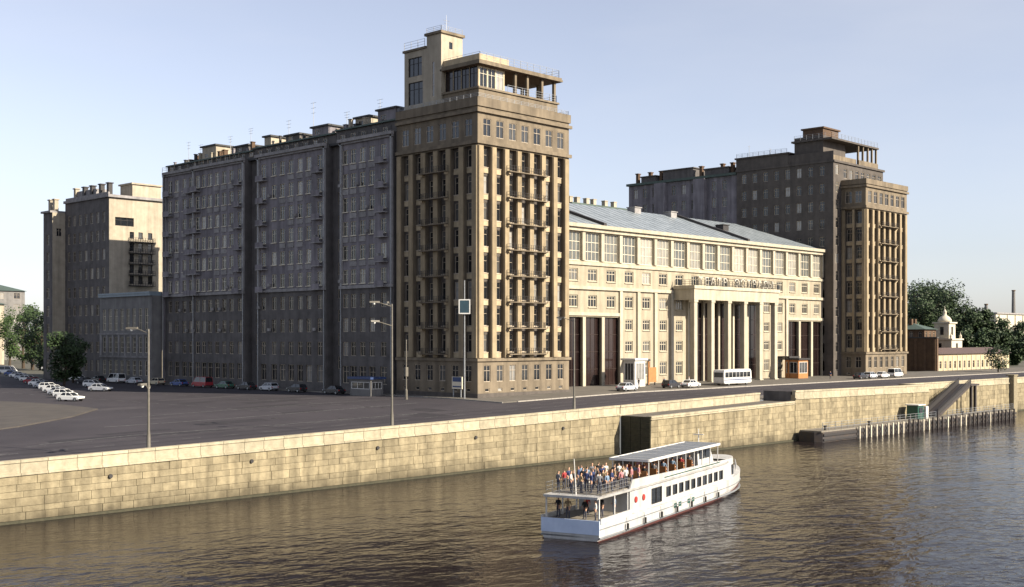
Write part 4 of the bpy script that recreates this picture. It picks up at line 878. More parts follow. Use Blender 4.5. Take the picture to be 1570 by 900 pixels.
def obox(m, c, ax, nx, w, h, d): m.hexa([c-ax*w-nx*d-Vector((0, 0, h)), c+ax*w-nx*d-Vector((0, 0, h)), c+ax*w+nx*d-Vector((0, 0, h)), c-ax*w+nx*d-Vector((0, 0, h)), c-ax*w-nx*d+Vector((0, 0, h)), c+ax*w-nx*d+Vector((0, 0, h)), c+ax*w+nx*d+Vector((0, 0, h)), c-ax*w+nx*d+Vector((0, 0, h))])
m = MB(); obox(m, c, dv, nv, .62, .82, .04); m.build('sign_board', mat('dark_sign_panel', (.03, .06, .08), (.025, .045, .06), rough=.4), t)
for (ox, oz, w, h) in ((-.68, 0, .07, .94), (.68, 0, .07, .94), (0, .88, .61, .07), (0, -.88, .61, .07)):
    m = MB(); obox(m, c+dv*ox+Vector((0, 0, oz)), dv, nv, w, h, .07); m.build('sign_frame', WHITE, t)
u, v = 109.3, 114.0; g = gz(u, v)+.12; dv0, nv0 = dv, nv; dv, nv = Vector((0, -1, 0)), Vector((-1, 0, 0))
t = thing('billboard', 'white and blue poster stand at the foot of the corner tower', 'billboard', (u, v, g))
m = MB(); c = Vector((u, v, g+1.9)); obox(m, c, dv, nv, .95, .8, .07); b = m.build('board', FRAMEL, t)
m = MB(); obox(m, c+nv*.075+Vector((0, 0, .45)), dv, nv, .8, .3, .01); m.build('poster', BLUEP, b)
m = MB(); obox(m, c+nv*.075-Vector((0, 0, .5)), dv, nv, .8, .09, .01); m.build('poster_strip', BLUEP, b)
for s_ in (-.7, .7): m = MB(); obox(m, c+dv*s_-Vector((0, 0, 1.35)), dv, nv, .06, .545, .06); m.build('leg', GALV, t)
# kiosk with blue front on the street pavement
def kiosk(label, u, v, w, d, h, wall, roofm, awn=None, name='kiosk'):
    g = gz(u, v)+(.12 if (u > 108) else 0); t = thing(name, label, 'kiosk', (u, v, g))
    m = MB(); F = face(u-w/2, v-d/2, 'S'); Fw = face(u-w/2, v+d/2, 'W'); o = [(.25, w-.25, g+.95, g+h-.4, .12)]; ow = [(.25, d-.25, g+.95, g+h-.4, .12)]
    wall_sheet(m, F, 0, w, g, g+h, o); wall_sheet(m, Fw, 0, d, g, g+h, ow); wall_sheet(m, face(u+w/2, v-d/2, 'E'), 0, d, g, g+h, []); wall_sheet(m, face(u+w/2, v+d/2, 'N'), 0, w, g, g+h, []); m.build('cabin', wall, t)
    window(t, F, o[0], 3, 1, fm=WHITE); window(t, Fw, ow[0], 3, 1, fm=WHITE)
    m = MB(); m.box(u-w/2-.3, u+w/2+.3, v-d/2-.3, v+d/2+.3, g+h, g+h+.3); m.build('roof', roofm, t)
    return t
kiosk('grey kiosk with blue roof in the shade at the foot of the grey wing', 106.2, 128.8, 2.2, 4.4, 2.3, GREYW, BLUEP)
kiosk('white ticket kiosk before the left theatre porch', 146.0, 113.2, 2.6, 2.2, 4.0, WHITE, WHITE)
kiosk('orange entrance pavilion before the right theatre porch', 196.6, 114.8, 3.4, 2.8, 3.4, ORANGE, IRON)
t = thing('poster_stand', 'orange poster stand beside the theatre side entrance', 'sign', (151, 113.6, gz(151, 113.6)+.12)); g = RW[t.name].z
m = MB(); m.box(150, 152, 113.5, 113.65, g+.5, g+2.8); m.build('panel', ORANGE, t)
for x in (150.1, 151.9): m = MB(); m.box(x-.07, x+.07, 113.66, 113.8, g, g+2.8); m.build('leg', IRON, t)

# ================================================================== VEHICLES (metres)
def make_wheel(x, y, r=.31):
    m = MB(); m.tube((x, y-.1, r), (x, y+.1, r), r, n=14); h = MB(); h.tube((x, y-.115, r), (x, y+.115, r), r*.6, n=10); return m, h
def make_car(kind=0):
    """sedan / hatch / van, x forward, metres; body, glasshouse, wheels, lamps"""
    t = thing('parked_car', '', 'car', metric=True)
    if kind == 0:
        low_ = [(-2.05, .32), (-2.1, .55), (-2.02, .86), (-1.35, .93), (.75, .9), (1.85, .78), (2.08, .6), (2.1, .34), (1.7, .24), (-1.8, .24)]; top_ = [(-1.5, .9), (-1.0, 1.38), (.2, 1.4), (.95, .88)]
    elif kind == 1:
        low_ = [(-1.85, .32), (-1.9, .6), (-1.86, .95), (-1.4, .98), (.7, .92), (1.6, .8), (1.84, .6), (1.86, .34), (1.5, .24), (-1.6, .24)]; top_ = [(-1.82, .94), (-1.5, 1.42), (.15, 1.45), (.95, .9)]
    else:
        low_ = [(-2.3, .36), (-2.35, .7), (-2.33, 1.1), (-1.4, 1.1), (1.4, 1.1), (2.1, 1.0), (2.3, .7), (2.32, .4), (1.9, .28), (-2.0, .28)]; top_ = [(-2.3, 1.08), (-2.2, 2.0), (1.1, 2.02), (1.9, 1.06)]
    w = .84 if kind < 2 else .92
    m = MB(); m.prism(low_, -w, w); body = m.build('body', CARP, t, k=1, bevel=.05)
    g = MB(); a = [(x, -w+.06, z) for x, z in top_]; b = [(x, w-.06, z) for x, z in top_]
    ins = lambda p: (p[0], p[1]*(.84 if p[2] > 1.2 else 1), p[2]); a = [ins(p) for p in a]; b = [ins(p) for p in b]
    g.add(a+b, [(0, 1, 2, 3), (7, 6, 5, 4), (0, 4, 5, 1), (1, 5, 6, 2), (2, 6, 7, 3)]); g.build('windows', GLASSC, t, k=1)
    (x1, z1), (x2, z2) = top_[1], top_[2]; ww = (w-.06)*.86
    r = MB(); r.hexa([(x1-.03, -ww, z1-.02), (x2+.05, -ww, z2-.02), (x2+.05, ww, z2-.02), (x1-.03, ww, z1-.02), (x1+.04, -ww+.05, z1+.035), (x2-.04, -ww+.05, z2+.035), (x2-.04, ww-.05, z2+.035), (x1+.04, ww-.05, z1+.035)]); r.build('roof', CARP, t, k=1)
    pl = MB(); 
    for s in (-1, 1):
        for (xa, za), (xb, zb) in ((top_[0], top_[1]), (top_[3], top_[2]), ((x1*.45+x2*.55, .9), (x1*.45+x2*.55, z1))):
            ya = s*(w-.05); yb = s*((w-.06)*.84+.015); pl.tube((xa, ya, za), (xb, yb, zb), .045, n=4)
    pl.build('pillars', CARP, t, k=1)
    xs = (low_[0][0]+.62, low_[7][0]-.72)
    for x in xs:
        for s in (-1, 1):
            a, h = make_wheel(x, s*(w-.08)); wo = a.build('wheel', TYRE, t, k=1); h.build('rim', GALV, wo, k=1)
    for s in (-1, 1):
        m = MB(); m.box(low_[6][0]-.06, low_[6][0]+.03, s*w*.78-.16, s*w*.78+.16, .6, .74); m.build('headlight', LAMPG, t, k=1)
        m = MB(); m.box(low_[1][0]-.02, low_[1][0]+.08, s*w*.8-.13, s*w*.8+.13, .62, .8); m.build('tail_lamp', REDLENS, t, k=1)
    m = MB(); m.box(low_[7][0]-.02, low_[7][0]+.07, -w*.95, w*.95, .34, .48); m.box(low_[0][0]-.08, low_[0][0]+.02, -w*.95, w*.95, .34, .48); m.build('bumper', IRON, t, k=1)
    return t
protos = [make_car(0), make_car(1), make_car(2)]; used = [False]*3
def place_car(kind, u, v, heading, col, label, group):
    if used[kind]: o = copy_tree(protos[kind])
    else: o = protos[kind]; used[kind] = True
    g = gz(u, v)
    extra = .008 if (70 <= u <= 107.6 and v > 104) else (.007 if u < 70 and v > 104 else .006)
    if 110.2 <= u and 104 <= v <= 119 or 107.6 <= u <= 110.2: extra = .125
    o.location = (u*K, v*K, (g+extra)*K); o.rotation_euler = (0, 0, heading); o['label'] = label; o['group'] = group
    for ch in o.children: ch.color = (*col, 1)
    return o
WHC, SIL, BLK, RED, BLU, GRN, BEI = (.75, .75, .73), (.45, .47, .5), (.03, .03, .035), (.3, .03, .04), (.05, .09, .25), (.04, .12, .08), (.5, .43, .3)
HX = math.atan2(-.7242, .6896)       # heading across the picture
ordn = ['first', 'second', 'third', 'fourth', 'fifth', 'sixth', 'seventh', 'eighth', 'ninth', 'tenth', 'eleventh', 'twelfth', 'thirteenth', 'fourteenth']
cn_ = {WHC: 'white', SIL: 'silver', BLK: 'black', RED: 'dark red', BLU: 'blue', GRN: 'green', BEI: 'beige'}; kn_ = ['sedan', 'hatchback', 'van']
for i, (c, k) in enumerate([(WHC, 0), (WHC, 1), (SIL, 0), (WHC, 0), (WHC, 1), (SIL, 0), (WHC, 0), (RED, 0), (WHC, 1), (SIL, 1), (WHC, 0), (BLU, 0), (WHC, 2), (WHC, 0)]):
    t_ = i/13; x = 112-104*t_; y = 615-45*t_**.85; u, v, _ = gpx(x-4, y)
    place_car(k, u, v, HX+R(-16), c, '%s %s, %s from the near end of the sunny parking row' % (cn_[c], kn_[k], ordn[i]), 'cars in the sunny parking row')
for i, (c, k) in enumerate([(SIL, 0), (WHC, 1), (BLK, 0), (WHC, 0), (BLU, 1), (SIL, 0), (BLK, 0), (WHC, 2), (BLK, 1)]):
    t_ = i/8; x = 150-88*t_; y = 600-36*t_**.85; u, v, _ = gpx(x+4, y)
    place_car(k, u, v, HX+R(-16), c, '%s %s, %s from the near end of the back parking row' % (cn_[c], kn_[k], ordn[i]), 'cars in the back parking row')
shade = [(178, 572, WHC, 2, 'white van in shade before the low grey building'), (206, 577, SIL, 0, 'silver sedan in shade right of the white van'), (240, 580, BEI, 1, 'beige hatchback in shade by the end of the grey wing'), (150, 567, BLK, 0, 'black sedan in shade left of the white van'), (310, 586, RED, 2, 'dark red van at the foot of the grey wing'), (378, 591, BLK, 0, 'black sedan at the foot of the grey wing by the stair slot'), (412, 592, SIL, 1, 'grey hatchback at the foot of the grey wing'), (455, 596, BLK, 1, 'black hatchback at the foot of the grey wing'), (512, 602, BLK, 0, 'black sedan nearest the grey kiosk'), (345, 588, GRN, 0, 'green sedan between red van and black sedan'), (275, 583, BLU, 0, 'blue sedan left of the dark red van')]
for x, y, c, k, lb in shade:
    r = (x-785)/F_PX; u = 105.9; v = u*(.6896-.7242*r)/(.7242+.6896*r); place_car(k, u, v, R(90)+R(2), c, lb, 'cars along the shaded street front')
front = [(151, 106.3, WHC, 0, 'white sedan before the theatre, left of the bus'), (147, 107, BLK, 1, 'black hatchback before the theatre windows'), (205, 106.4, BLK, 0, 'black sedan before the right theatre porch'), (209.3, 106.6, SIL, 1, 'silver hatchback before the right theatre porch'), (213.6, 106.4, WHC, 0, 'white sedan between right porch and far tower'), (219, 106.4, WHC, 2, 'white van at the foot of the far tower'), (135, 106, SIL, 0, 'silver sedan before the left theatre porch')]
for u, v, c, k, lb in front: place_car(k, u, v, R(2), c, lb, 'cars before the theatre')
def bus(label, u, v, h):
    g = gz(u, v)+.125; t = thing('coach_bus', label, 'bus', (u, v, g), rz=h); RW[t.name] = Vector((0, 0, 0))
    m = MB(); m.prism([(-4.9, .45), (-5, .9), (-5, 2.5), (-4.8, 3.0), (4.6, 3.05), (4.95, 2.7), (5.1, 1.3), (5.05, .5), (4.7, .35), (-4.6, .35)], -1.22, 1.22); m.build('body', WHITE, t, k=1, bevel=.08)
    for s in (-1, 1):
        for i in range(7):
            m = MB(); x = -4.6+i*1.32; m.box(x, x+1.18, s*1.225-.015, s*1.225+.015, 1.55, 2.55); m.build('side_window', GLASSC, t, k=1)
        m = MB(); m.box(-4.9, 4.95, s*1.228-.012, s*1.228+.012, 1.0, 1.18); m.build('stripe', BLUEP, t, k=1)
        m = MB(); m.box(5.0, 5.1, s*.85-.2, s*.85+.2, .75, .95); m.build('headlight', LAMPG, t, k=1)
    m = MB(); m.hexa([(5.075, -1.08, 1.4), (5.115, -1.08, 1.4), (5.115, 1.08, 1.4), (5.075, 1.08, 1.4), (4.93, -1.02, 2.65), (4.98, -1.02, 2.65), (4.98, 1.02, 2.65), (4.93, 1.02, 2.65)]); m.build('windscreen', GLASSC, t, k=1)
    m = MB(); m.box(-5.02, -4.98, -.95, .95, 1.6, 2.5); m.build('rear_window', GLASSC, t, k=1)
    for x in (-3.2, 3.3):
        for s in (-1, 1): a, hb = make_wheel(x, s*1.08, .48); w = a.build('wheel', TYRE, t, k=1); hb.build('rim', GALV, w, k=1)
    return t
bus('white coach with blue stripe parked before the theatre portico', 163.5, 107.0, R(2))

# ================================================================== PONTOON PIER
PR = thing('floating_pier', 'dark floating pier with white fender posts moored at the stone quay', 'pier', (165, 78, 0))
m = MB(); hullp = [(136.0, 76.9), (136.5, 76.0), (199.0, 76.0), (199.6, 76.6), (199.6, 79.2), (136.2, 79.2)]
n = len(hullp); m.add([(x, y, -.8) for x, y in hullp]+[(x, y, 1.25) for x, y in hullp], [tuple(range(n-1, -1, -1)), tuple(range(n, 2*n))]+[(i, (i+1) % n, n+(i+1) % n, n+i) for i in range(n)]); m.build('pontoon_hull', PONT, PR)
m = MB(); m.box(136.3, 199.4, 76.05, 79.15, 1.25, 1.42); m.build('deck', DECK, PR)
m = MB(); m.box(136.6, 199.3, 75.85, 75.995, .75, 1.05); m.box(136.6, 199.3, 75.85, 75.995, .15, .4); m.build('rubbing_strake', IRON, PR)
pm = MB(); pm.box(-.1, .1, -.1, .1, -.9, 1.6); pme = pm.mesh('fender_post', FRAMEL); pdm = MB(); pdm.box(-.1, .1, -.1, .1, -.9, 1.7); pde = pdm.mesh('fender_post', PONT)
for i in range(34):
    u = 145.5+i*1.58+(.25 if i % 4 == 1 else 0); o = bpy.data.objects.new('fender_post', pme if i < 9 or i in (12, 13, 17, 20, 21, 27) else pde); COL.objects.link(o); o.parent = PR; o.location = (Vector((u, 75.66, 0))-RW[PR.name])*K
m = MB(); railing(m, [(137, 76.3, 1.42), (170, 76.3, 1.42)], 1.0, 1.6, .03, 3); m.build('railing', GALV, PR)
m = MB(); railing(m, [(174, 76.3, 1.42), (199.2, 76.3, 1.42)], 1.0, 1.6, .03, 3); m.build('railing', GALV, PR)
m = MB(); m.box(166.0, 167.9, 77.2, 78.9, 1.42, 3.4); cb = m.build('ticket_cabin', GREENP, PR); m = MB(); m.box(165.8, 168.1, 77.0, 79.1, 3.4, 3.55); m.build('cabin_roof', WHITE, cb)
m = MB(); m.box(166.4, 167.5, 77.14, 77.19, 2.3, 3.1); m.build('cabin_window', GLASSC, cb); m = MB(); m.box(168.7, 169.5, 77.2, 77.5, 1.42, 3.2); m.build('notice_board', WHITE, PR)
for u in (138.2, 150, 162, 180, 192): m = MB(); m.lathe((u, 76.6, 1.42), [(.16, 0), (.14, .4), (.24, .45), (.22, .6)], 10); m.build('bollard', IRON, PR)
GW = thing('gangway', 'dark sloping gangway leading from the road down to the floating pier', 'gangway', (184, 80.5, 2))
p0 = Vector((172.4, 78.1, 1.5)); p1 = Vector((195, 82.6, 5.5)); ax = (p1-p0).normalized(); sd = Vector((ax.y, -ax.x, 0)).normalized()*1.0
m = MB(); up_ = Vector((0, 0, .16)); m.hexa([p0-sd, p1-sd, p1+sd, p0+sd, p0-sd+up_, p1-sd+up_, p1+sd+up_, p0+sd+up_]); m.build('deck', PONT, GW)
for s in (-1, 1):
    m = MB(); q = sd*s*.96; m.hexa([p0+q*.98+up_, p1+q*.98+up_, p1+q*1.02+up_, p0+q*1.02+up_, p0+q*.98+up_*5, p1+q*.98+up_*5, p1+q*1.02+up_*5, p0+q*1.02+up_*5]); railing(m, [p0+q+up_, p1+q+up_], 1.0, .8, .04, 4); m.build('side_rail', IRON, GW)
    m = MB(); q = sd*s*.9; m.hexa([p0+q*.96-Vector((0, 0, .35)), p1+q*.96-Vector((0, 0, .35)), p1+q-Vector((0, 0, .35)), p0+q-Vector((0, 0, .35)), p0+q*.96-Vector((0, 0, .004)), p1+q*.96-Vector((0, 0, .004)), p1+q-Vector((0, 0, .004)), p0+q-Vector((0, 0, .004))]); m.build('girder', PONT, GW)

m = MB(); m.box(194.9, 198.2, 81.5, 83.85, 5.3, 5.6); m.box(195.6, 196, 81.7, 82.1, -1, 5.3); m.box(197.2, 197.6, 81.7, 82.1, -1, 5.3); m.build('landing', PONT, GW)
# ================================================================== RIVER BOAT (units, local: x forward, origin stern centre at the waterline)
BH = R(15.2); BT = thing('river_boat', 'white two-deck sightseeing boat with passengers cruising past the stone wall', 'boat', (58.9, 50.9, 0), rz=BH); RW[BT.name] = Vector((0, 0, 0)); BT.scale = (1, .9, 1)
LB_, BM = 34.0, 2.45
def hw(x):                   # half beam along the length
    if x > 24: t = (x-24)/(LB_-24); return BM*(1-t**2.3)**.75
    return BM*(.94+.06*min(1, x/5))
xs = [0, 2, 5, 9, 14, 18, 22, 24, 26, 28, 30, 31.6, 33, 33.8]
def loft(zs, inset, x_end=None, x0=0):
    """closed hull-shaped solid between heights zs with outline insets"""
    m = MB(); xx = [x for x in xs if x >= x0 and (x_end is None or x <= x_end)]
    rings = []
    for z, i, sh in zip(zs, inset, [0]*len(zs)):
        st = [(x+(z*.12 if x > 26 else 0), -max(.05, hw(x)-i), z+(.02*max(0, x-20)**1.3 if zs[0] < 0 else 0)) for x in xx]; rings.append(st+[(x, -y, z_) for x, y, z_ in reversed(st)])
    n = len(rings[0])
    for r in rings: m.v += r
    for k in range(len(rings)-1): m.f += [(k*n+i, k*n+(i+1) % n, (k+1)*n+(i+1) % n, (k+1)*n+i) for i in range(n)]
    m.f += [tuple(range(n-1, -1, -1)), tuple(range((len(rings)-1)*n, len(rings)*n))]; m.m = [0]*len(m.f); return m
hull = loft([-.6, 0, .25, .3, 1.15], [.5, .2, .08, .02, .0]); hull.m = [0]*len(hull.f); hull.build('hull', BWHITE, BT)
b = loft([.2, .3], [-.06, -.06]); b.build('rubbing_strake', mat('hull_grey', (.2, .21, .22), (.15, .16, .17), rough=.5), BT)
b = loft([-.05, .05], [.08, .06]); b.build('waterline_stripe', mat('boot_top_paint', (.09, .03, .025), (.05, .02, .018), rough=.5), BT)
m = MB(); m.box(.05, 5.4, -2.2, 2.2, 1.152, 1.2); m.build('aft_deck', DECK, BT)
m = MB(); m.box(-.04, .06, -2.32, 2.32, .45, 1.36); m.build('stern_bulwark', mat('pale_blue_paint', (.5, .58, .72), (.42, .5, .64), rough=.4), BT)
for s in (-1, 1):
    m = MB(); m.box(.06, 5.2, s*2.34-.05, s*2.34+.05, 1.152, 1.5); m.build('bulwark', BWHITE, BT)
b = loft([.78, .84], [-.05, -.05]); b.build('rub_rail', mat('hull_grey', (.2, .21, .22)), BT)
for i in range(7):
    x = 4+i*3.1; m = MB(); m.tube((x, -2.62, .3), (x, -2.62, .72), .1, n=8); m.tube((x, -2.55, .72), (x, -2.5, 1.1), .015, n=4); m.build('fender', TYRE, BT)
# saloon with side windows (starboard = local -y faces the camera)
FSs = lambda a, z, d=0: (a, -2.12-d, z); FSs.rz = 0
FPs = lambda a, z, d=0: (36-a, 2.12+d, z); FPs.rz = math.pi
so_ = [(9.3, 11.3, 1.3, 2.42, .1)]+[(12.2+i*1.32, 13.1+i*1.32, 1.5, 2.25, .1) for i in range(10)]
m = MB(); wall_sheet(m, FSs, 5.4, 26.6, 1.152, 2.7, so_); sp = [(36-o[1], 36-o[0], o[2], o[3], o[4]) for o in so_]; wall_sheet(m, FPs, 36-26.6, 36-5.4, 1.152, 2.7, sp)
m.add([(5.4, -2.12, 1.152), (5.4, 2.12, 1.152), (5.4, 2.12, 2.7), (5.4, -2.12, 2.7)], [(0, 1, 2, 3)]); m.build('saloon', BWHITE, BT)
for o in so_: window(BT, FSs, o, 2 if o[1]-o[0] > 1.5 else 1, 1, fm=IRON, gm=GLASSC, bar=.05)
for o in sp: window(BT, FPs, o, 2 if o[1]-o[0] > 1.5 else 1, 1, fm=IRON, gm=GLASSC, bar=.05)
# rounded forward saloon
nseg = 9; arc = [(26.6+4.2*math.sin(math.pi/2*i/(nseg-1)), -2.12*math.cos(math.pi/2*i/(nseg-1))) for i in range(nseg)]; arc = arc+[(x, -y) for x, y in reversed(arc[:-1])]
n = len(arc); m = MB(); m.add([(x, y, 1.152) for x, y in arc]+[(x-.25*(x-26.6)/4.2, y*.97, 2.98) for x, y in arc], [(i, i+1, n+i+1, n+i) for i in range(n-1)]+[tuple(range(n, 2*n))]); m.build('forward_saloon', BWHITE, BT)
for i in range(1, n-2):
    p, q = Vector((*arc[i], 0)), Vector((*arc[i+1], 0)); p1, q1 = p.lerp(q, .1), p.lerp(q, .9); c = Vector((26.6, 0, 0)); 
    def pt(w_, z): t_ = (z-1.152)/1.828; o_ = Vector((w_.x-.25*(w_.x-26.6)/4.2*t_, w_.y*(1-.03*t_), z)); d = (o_-Vector((26.6, 0, z))).normalized(); return o_, d
    m = MB(); pts = []
    for (w_, z) in ((p1, 1.6), (q1, 1.6), (q1, 2.45), (p1, 2.45)): o_, d = pt(w_, z); pts.append((o_-d*.02, o_+d*.035))
    m.hexa([pts[0][1], pts[1][1], pts[1][0], pts[0][0], pts[3][1], pts[2][1], pts[2][0], pts[3][0]]); m.build('front_window', GLASSC, BT)
# upper deck, bulwark, canopy on posts
b = loft([2.702, 2.86], [.18, .12], 26, .0); b.build('upper_deck', BWHITE, BT)
m = MB(); m.box(1.0, 24.6, -2.0, 2.0, 2.862, 2.9); m.build('deck_floor', DECK, BT)
for s in (-1, 1):
    m = MB(); m.hexa([(5.2, s*2.2-.05, 2.862), (26.6, s*2.1-.05, 2.862), (26.6, s*2.1+.05, 2.862), (5.2, s*2.2+.05, 2.862), (5.6, s*2.2-.05, 3.45), (26.6, s*2.1-.05, 3.02), (26.6, s*2.1+.05, 3.02), (5.6, s*2.2+.05, 3.45)]); m.build('upper_bulwark', BWHITE, BT)
    m = MB(); m.box(11.6, 24, s*2.25-.03, s*2.25+.0, 2.97, 3.03); m.build('stripe', GREENP, BT)
m = MB(); railing(m, [(5.2, -2.15, 2.862), (.4, -2.15, 2.862), (.4, 2.15, 2.862), (5.2, 2.15, 2.862)], .75, .9, .014, 3); m.build('stern_railing', GALV, BT)
m = MB(); m.hexa([(8.4, -2.3, 4.45), (23.6, -2.3, 4.45), (23.6, .95, 4.45), (8.4, .95, 4.45), (8.4, -2.3, 4.53), (23.6, -2.3, 4.53), (23.6, .95, 4.53), (8.4, .95, 4.53)]); cn = m.build('canopy', mat('canopy_cloth', (.16, .17, .19), (.11, .12, .13), rough=.7, scale=1.4), BT)
for i in range(6): m = MB(); x = 10+i*2.4; m.box(x-.04, x+.04, -2.25, .9, 4.532, 4.57); m.build('canopy_batten', WHITE, cn)
for s in (-2.35, 1.0): m = MB(); m.box(8.35, 23.65, s-.045, s+.045, 4.4, 4.58); m.build('canopy_edge', WHITE, cn)
for x in (8.35, 23.65): m = MB(); m.box(x-.05, x+.05, -2.3, .95, 4.4, 4.58); m.build('canopy_edge', WHITE, cn)
for i in range(9):
    for s in (-2.2, .85): x = 8.6+i*1.86; m = MB(); m.box(x-.035, x+.035, s-.035, s+.035, 3.0 if s < 0 else 2.9, 4.45); m.build('canopy_post', WHITE, BT)
m = MB(); m.hexa([(20.6, -1.5, 2.9), (24.4, -1.5, 2.9), (24.4, 1.5, 2.9), (20.6, 1.5, 2.9), (20.6, -1.4, 4.4), (23.8, -1.3, 4.4), (23.8, 1.3, 4.4), (20.6, 1.4, 4.4)]); wh = m.build('wheelhouse', BWHITE, BT)
for s in (-1, 1):
    for i in range(2): m = MB(); x = 21+i*1.45; m.box(x, x+1.2, s*1.47-.03, s*1.47+.03, 3.45, 4.2); m.build('wheelhouse_window', GLASSC, wh)
m = MB(); m.hexa([(24.27, -1.2, 3.5), (24.31, -1.2, 3.5), (24.31, 1.2, 3.5), (24.27, 1.2, 3.5), (23.98, -1.15, 4.2), (24.02, -1.15, 4.2), (24.02, 1.15, 4.2), (23.98, 1.15, 4.2)]); m.build('windscreen', GLASSC, wh)
for x in (.35, 2.8, 5.0):
    for s in (-1, 1): m = MB(); m.box(x-.045, x+.045, s*2.1-.045, s*2.1+.045, 1.2, 2.702); m.build('deck_post', WHITE, BT)
m = MB(); m.tube((.9, 0, 2.86), (.6, 0, 5.2), .045, .03, 6); fp = m.build('flagpole', WHITE, BT)
m = MB(); m.tube((24.5, 0, 4.4), (24.5, 0, 5.6), .05, .03, 6); m.box(24.45, 24.55, -.5, .5, 5.1, 5.16); m.build('mast', WHITE, BT)
for i in range(5): m = MB(); m.box(13+i*.95, 13.55+i*.95, -2.47, -2.44, .62, .95); m.build('name_letter', GREENP, BT) if i != 2 else None
for i in range(4):
    for s in (-1, 1):
        m = MB(); a = 2*math.pi
        m.tube((7.2+i*4.6, s*2.22, 2.2), (7.2+i*4.6, s*2.14, 2.2), .0001, n=3) if False else None
for x, s in ((6.4, -1), (7.8, -1), (6.4, 1)):
    m = MB(); m.tube((x, s*2.12, 2.0), (x, s*2.2, 2.0), .22, .22, 12); m.build('lifebuoy', REDP, BT)
m = MB(); railing(m, [(31.0, -1.25, 1.55), (33.6, -.2, 1.7), (33.6, .2, 1.7), (31.0, 1.25, 1.55)], .6, .7, .025, 2); m.build('bow_railing', WHITE, BT)
for x in range(6):                         # benches of the upper deck
    for s in (-1, 1):
        m = MB(); xx = 9.2+x*1.85; m.box(xx, xx+.35, s*1.05-.75, s*1.05+.75, 3.2, 3.26); m.box(xx-.05, xx, s*1.05-.75, s*1.05+.75, 3.2, 3.65); m.box(xx+.1, xx+.25, s*1.05-.6, s*1.05+.6, 2.902, 3.2); m.build('bench', ORANGE, BT)

# ================================================================== PASSENGERS (metres)
def person_mesh(seated):
    if seated: J = dict(pel=(0, 0, .5), ch=(0, 0, .88), nk=(0, 0, 1.1), hd=(.02, 0, 1.25), ht=(.02, 0, 1.34), kL=(.42, .12, .5), kR=(.42, -.12, .5), fL=(.42, .12, .06), fR=(.42, -.12, .06), tL=(.56, .13, .04), tR=(.56, -.13, .04), sL=(0, .18, 1.0), sR=(0, -.18, 1.0), eL=(.06, .24, .74), eR=(.06, -.24, .74), hL=(.3, .18, .62), hR=(.3, -.18, .62), hipL=(.02, .1, .48), hipR=(.02, -.1, .48))
    else: J = dict(pel=(0, 0, .95), ch=(0, 0, 1.25), nk=(0, 0, 1.47), hd=(.02, 0, 1.6), ht=(.02, 0, 1.7), kL=(.03, .11, .5), kR=(.0, -.11, .5), fL=(-.02, .12, .07), fR=(0, -.12, .07), tL=(.14, .14, .04), tR=(.15, -.14, .04), sL=(0, .19, 1.38), sR=(0, -.19, 1.38), eL=(-.02, .27, 1.1), eR=(.0, -.27, 1.1), hL=(.12, .26, .86), hR=(.16, -.24, .92), hipL=(0, .1, .9), hipR=(0, -.1, .9))
    rad = dict(pel=.15, ch=.15, nk=.055, hd=.1, ht=.075, kL=.065, kR=.065, fL=.045, fR=.045, tL=.04, tR=.04, sL=.07, sR=.07, eL=.045, eR=.045, hL=.035, hR=.035, hipL=.095, hipR=.095)
    names = list(J); E = [('pel', 'ch'), ('ch', 'nk'), ('nk', 'hd'), ('hd', 'ht'), ('ch', 'sL'), ('sL', 'eL'), ('eL', 'hL'), ('ch', 'sR'), ('sR', 'eR'), ('eR', 'hR'), ('pel', 'hipL'), ('hipL', 'kL'), ('kL', 'fL'), ('fL', 'tL'), ('pel', 'hipR'), ('hipR', 'kR'), ('kR', 'fR'), ('fR', 'tR')]
    me = bpy.data.meshes.new('person'); me.from_pydata([J[n] for n in names], [(names.index(a), names.index(b)) for a, b in E], [])
    ob = bpy.data.objects.new('tmp', me); COL.objects.link(ob)
    ob.modifiers.new('s', 'SKIN'); sd = ob.modifiers.new('ss', 'SUBSURF'); sd.levels = 1; sd.render_levels = 1
    if not me.skin_vertices: me.attributes
    for i, n in enumerate(names):
        sv = me.skin_vertices[0].data[i]; sv.radius = (rad[n], rad[n]*(1 if n not in ('ch', 'pel') else .8)); sv.use_root = n == 'pel'
    dg = bpy.context.evaluated_depsgraph_get(); dg.update(); out = bpy.data.meshes.new_from_object(ob.evaluated_get(dg)); bpy.data.objects.remove(ob)
    for m_ in (SHIRT, TROUS, SKIN, HAIR): out.materials.append(m_)
    zn, hz, wz = J['nk'][2], J['hd'][2], J['pel'][2]
    for p in out.polygons:
        c = p.center; p.use_smooth = True
        hand = min((c-Vector(J['hL'])).length, (c-Vector(J['hR'])).length)
        if c.z > zn-.02: p.material_index = 3 if (c.z > hz+.06 or c.x < -.015 and c.z > hz-.07) else 2
        elif hand < .2: p.material_index = 2
        elif (seated and (c.x > .13 and c.z < .62 or c.z < .5)) or (not seated and c.z < wz+.02): p.material_index = 1
        else: p.material_index = 0
    return out
PM = {False: person_mesh(False), True: person_mesh(True)}
def boat_to_world(x, y, z): y *= .9; c, s = math.cos(BH), math.sin(BH); return Vector((58.9+x*c-y*s, 50.9+x*s+y*c, z))*K
rp_ = random.Random(21)
COLN = [('white', (.5, .49, .46)), ('red', (.28, .04, .04)), ('dark blue', (.03, .045, .11)), ('black', (.02, .02, .022)), ('pink', (.38, .17, .18)), ('pale blue', (.16, .23, .32)), ('tan', (.24, .18, .11)), ('grey', (.14, .14, .15))]
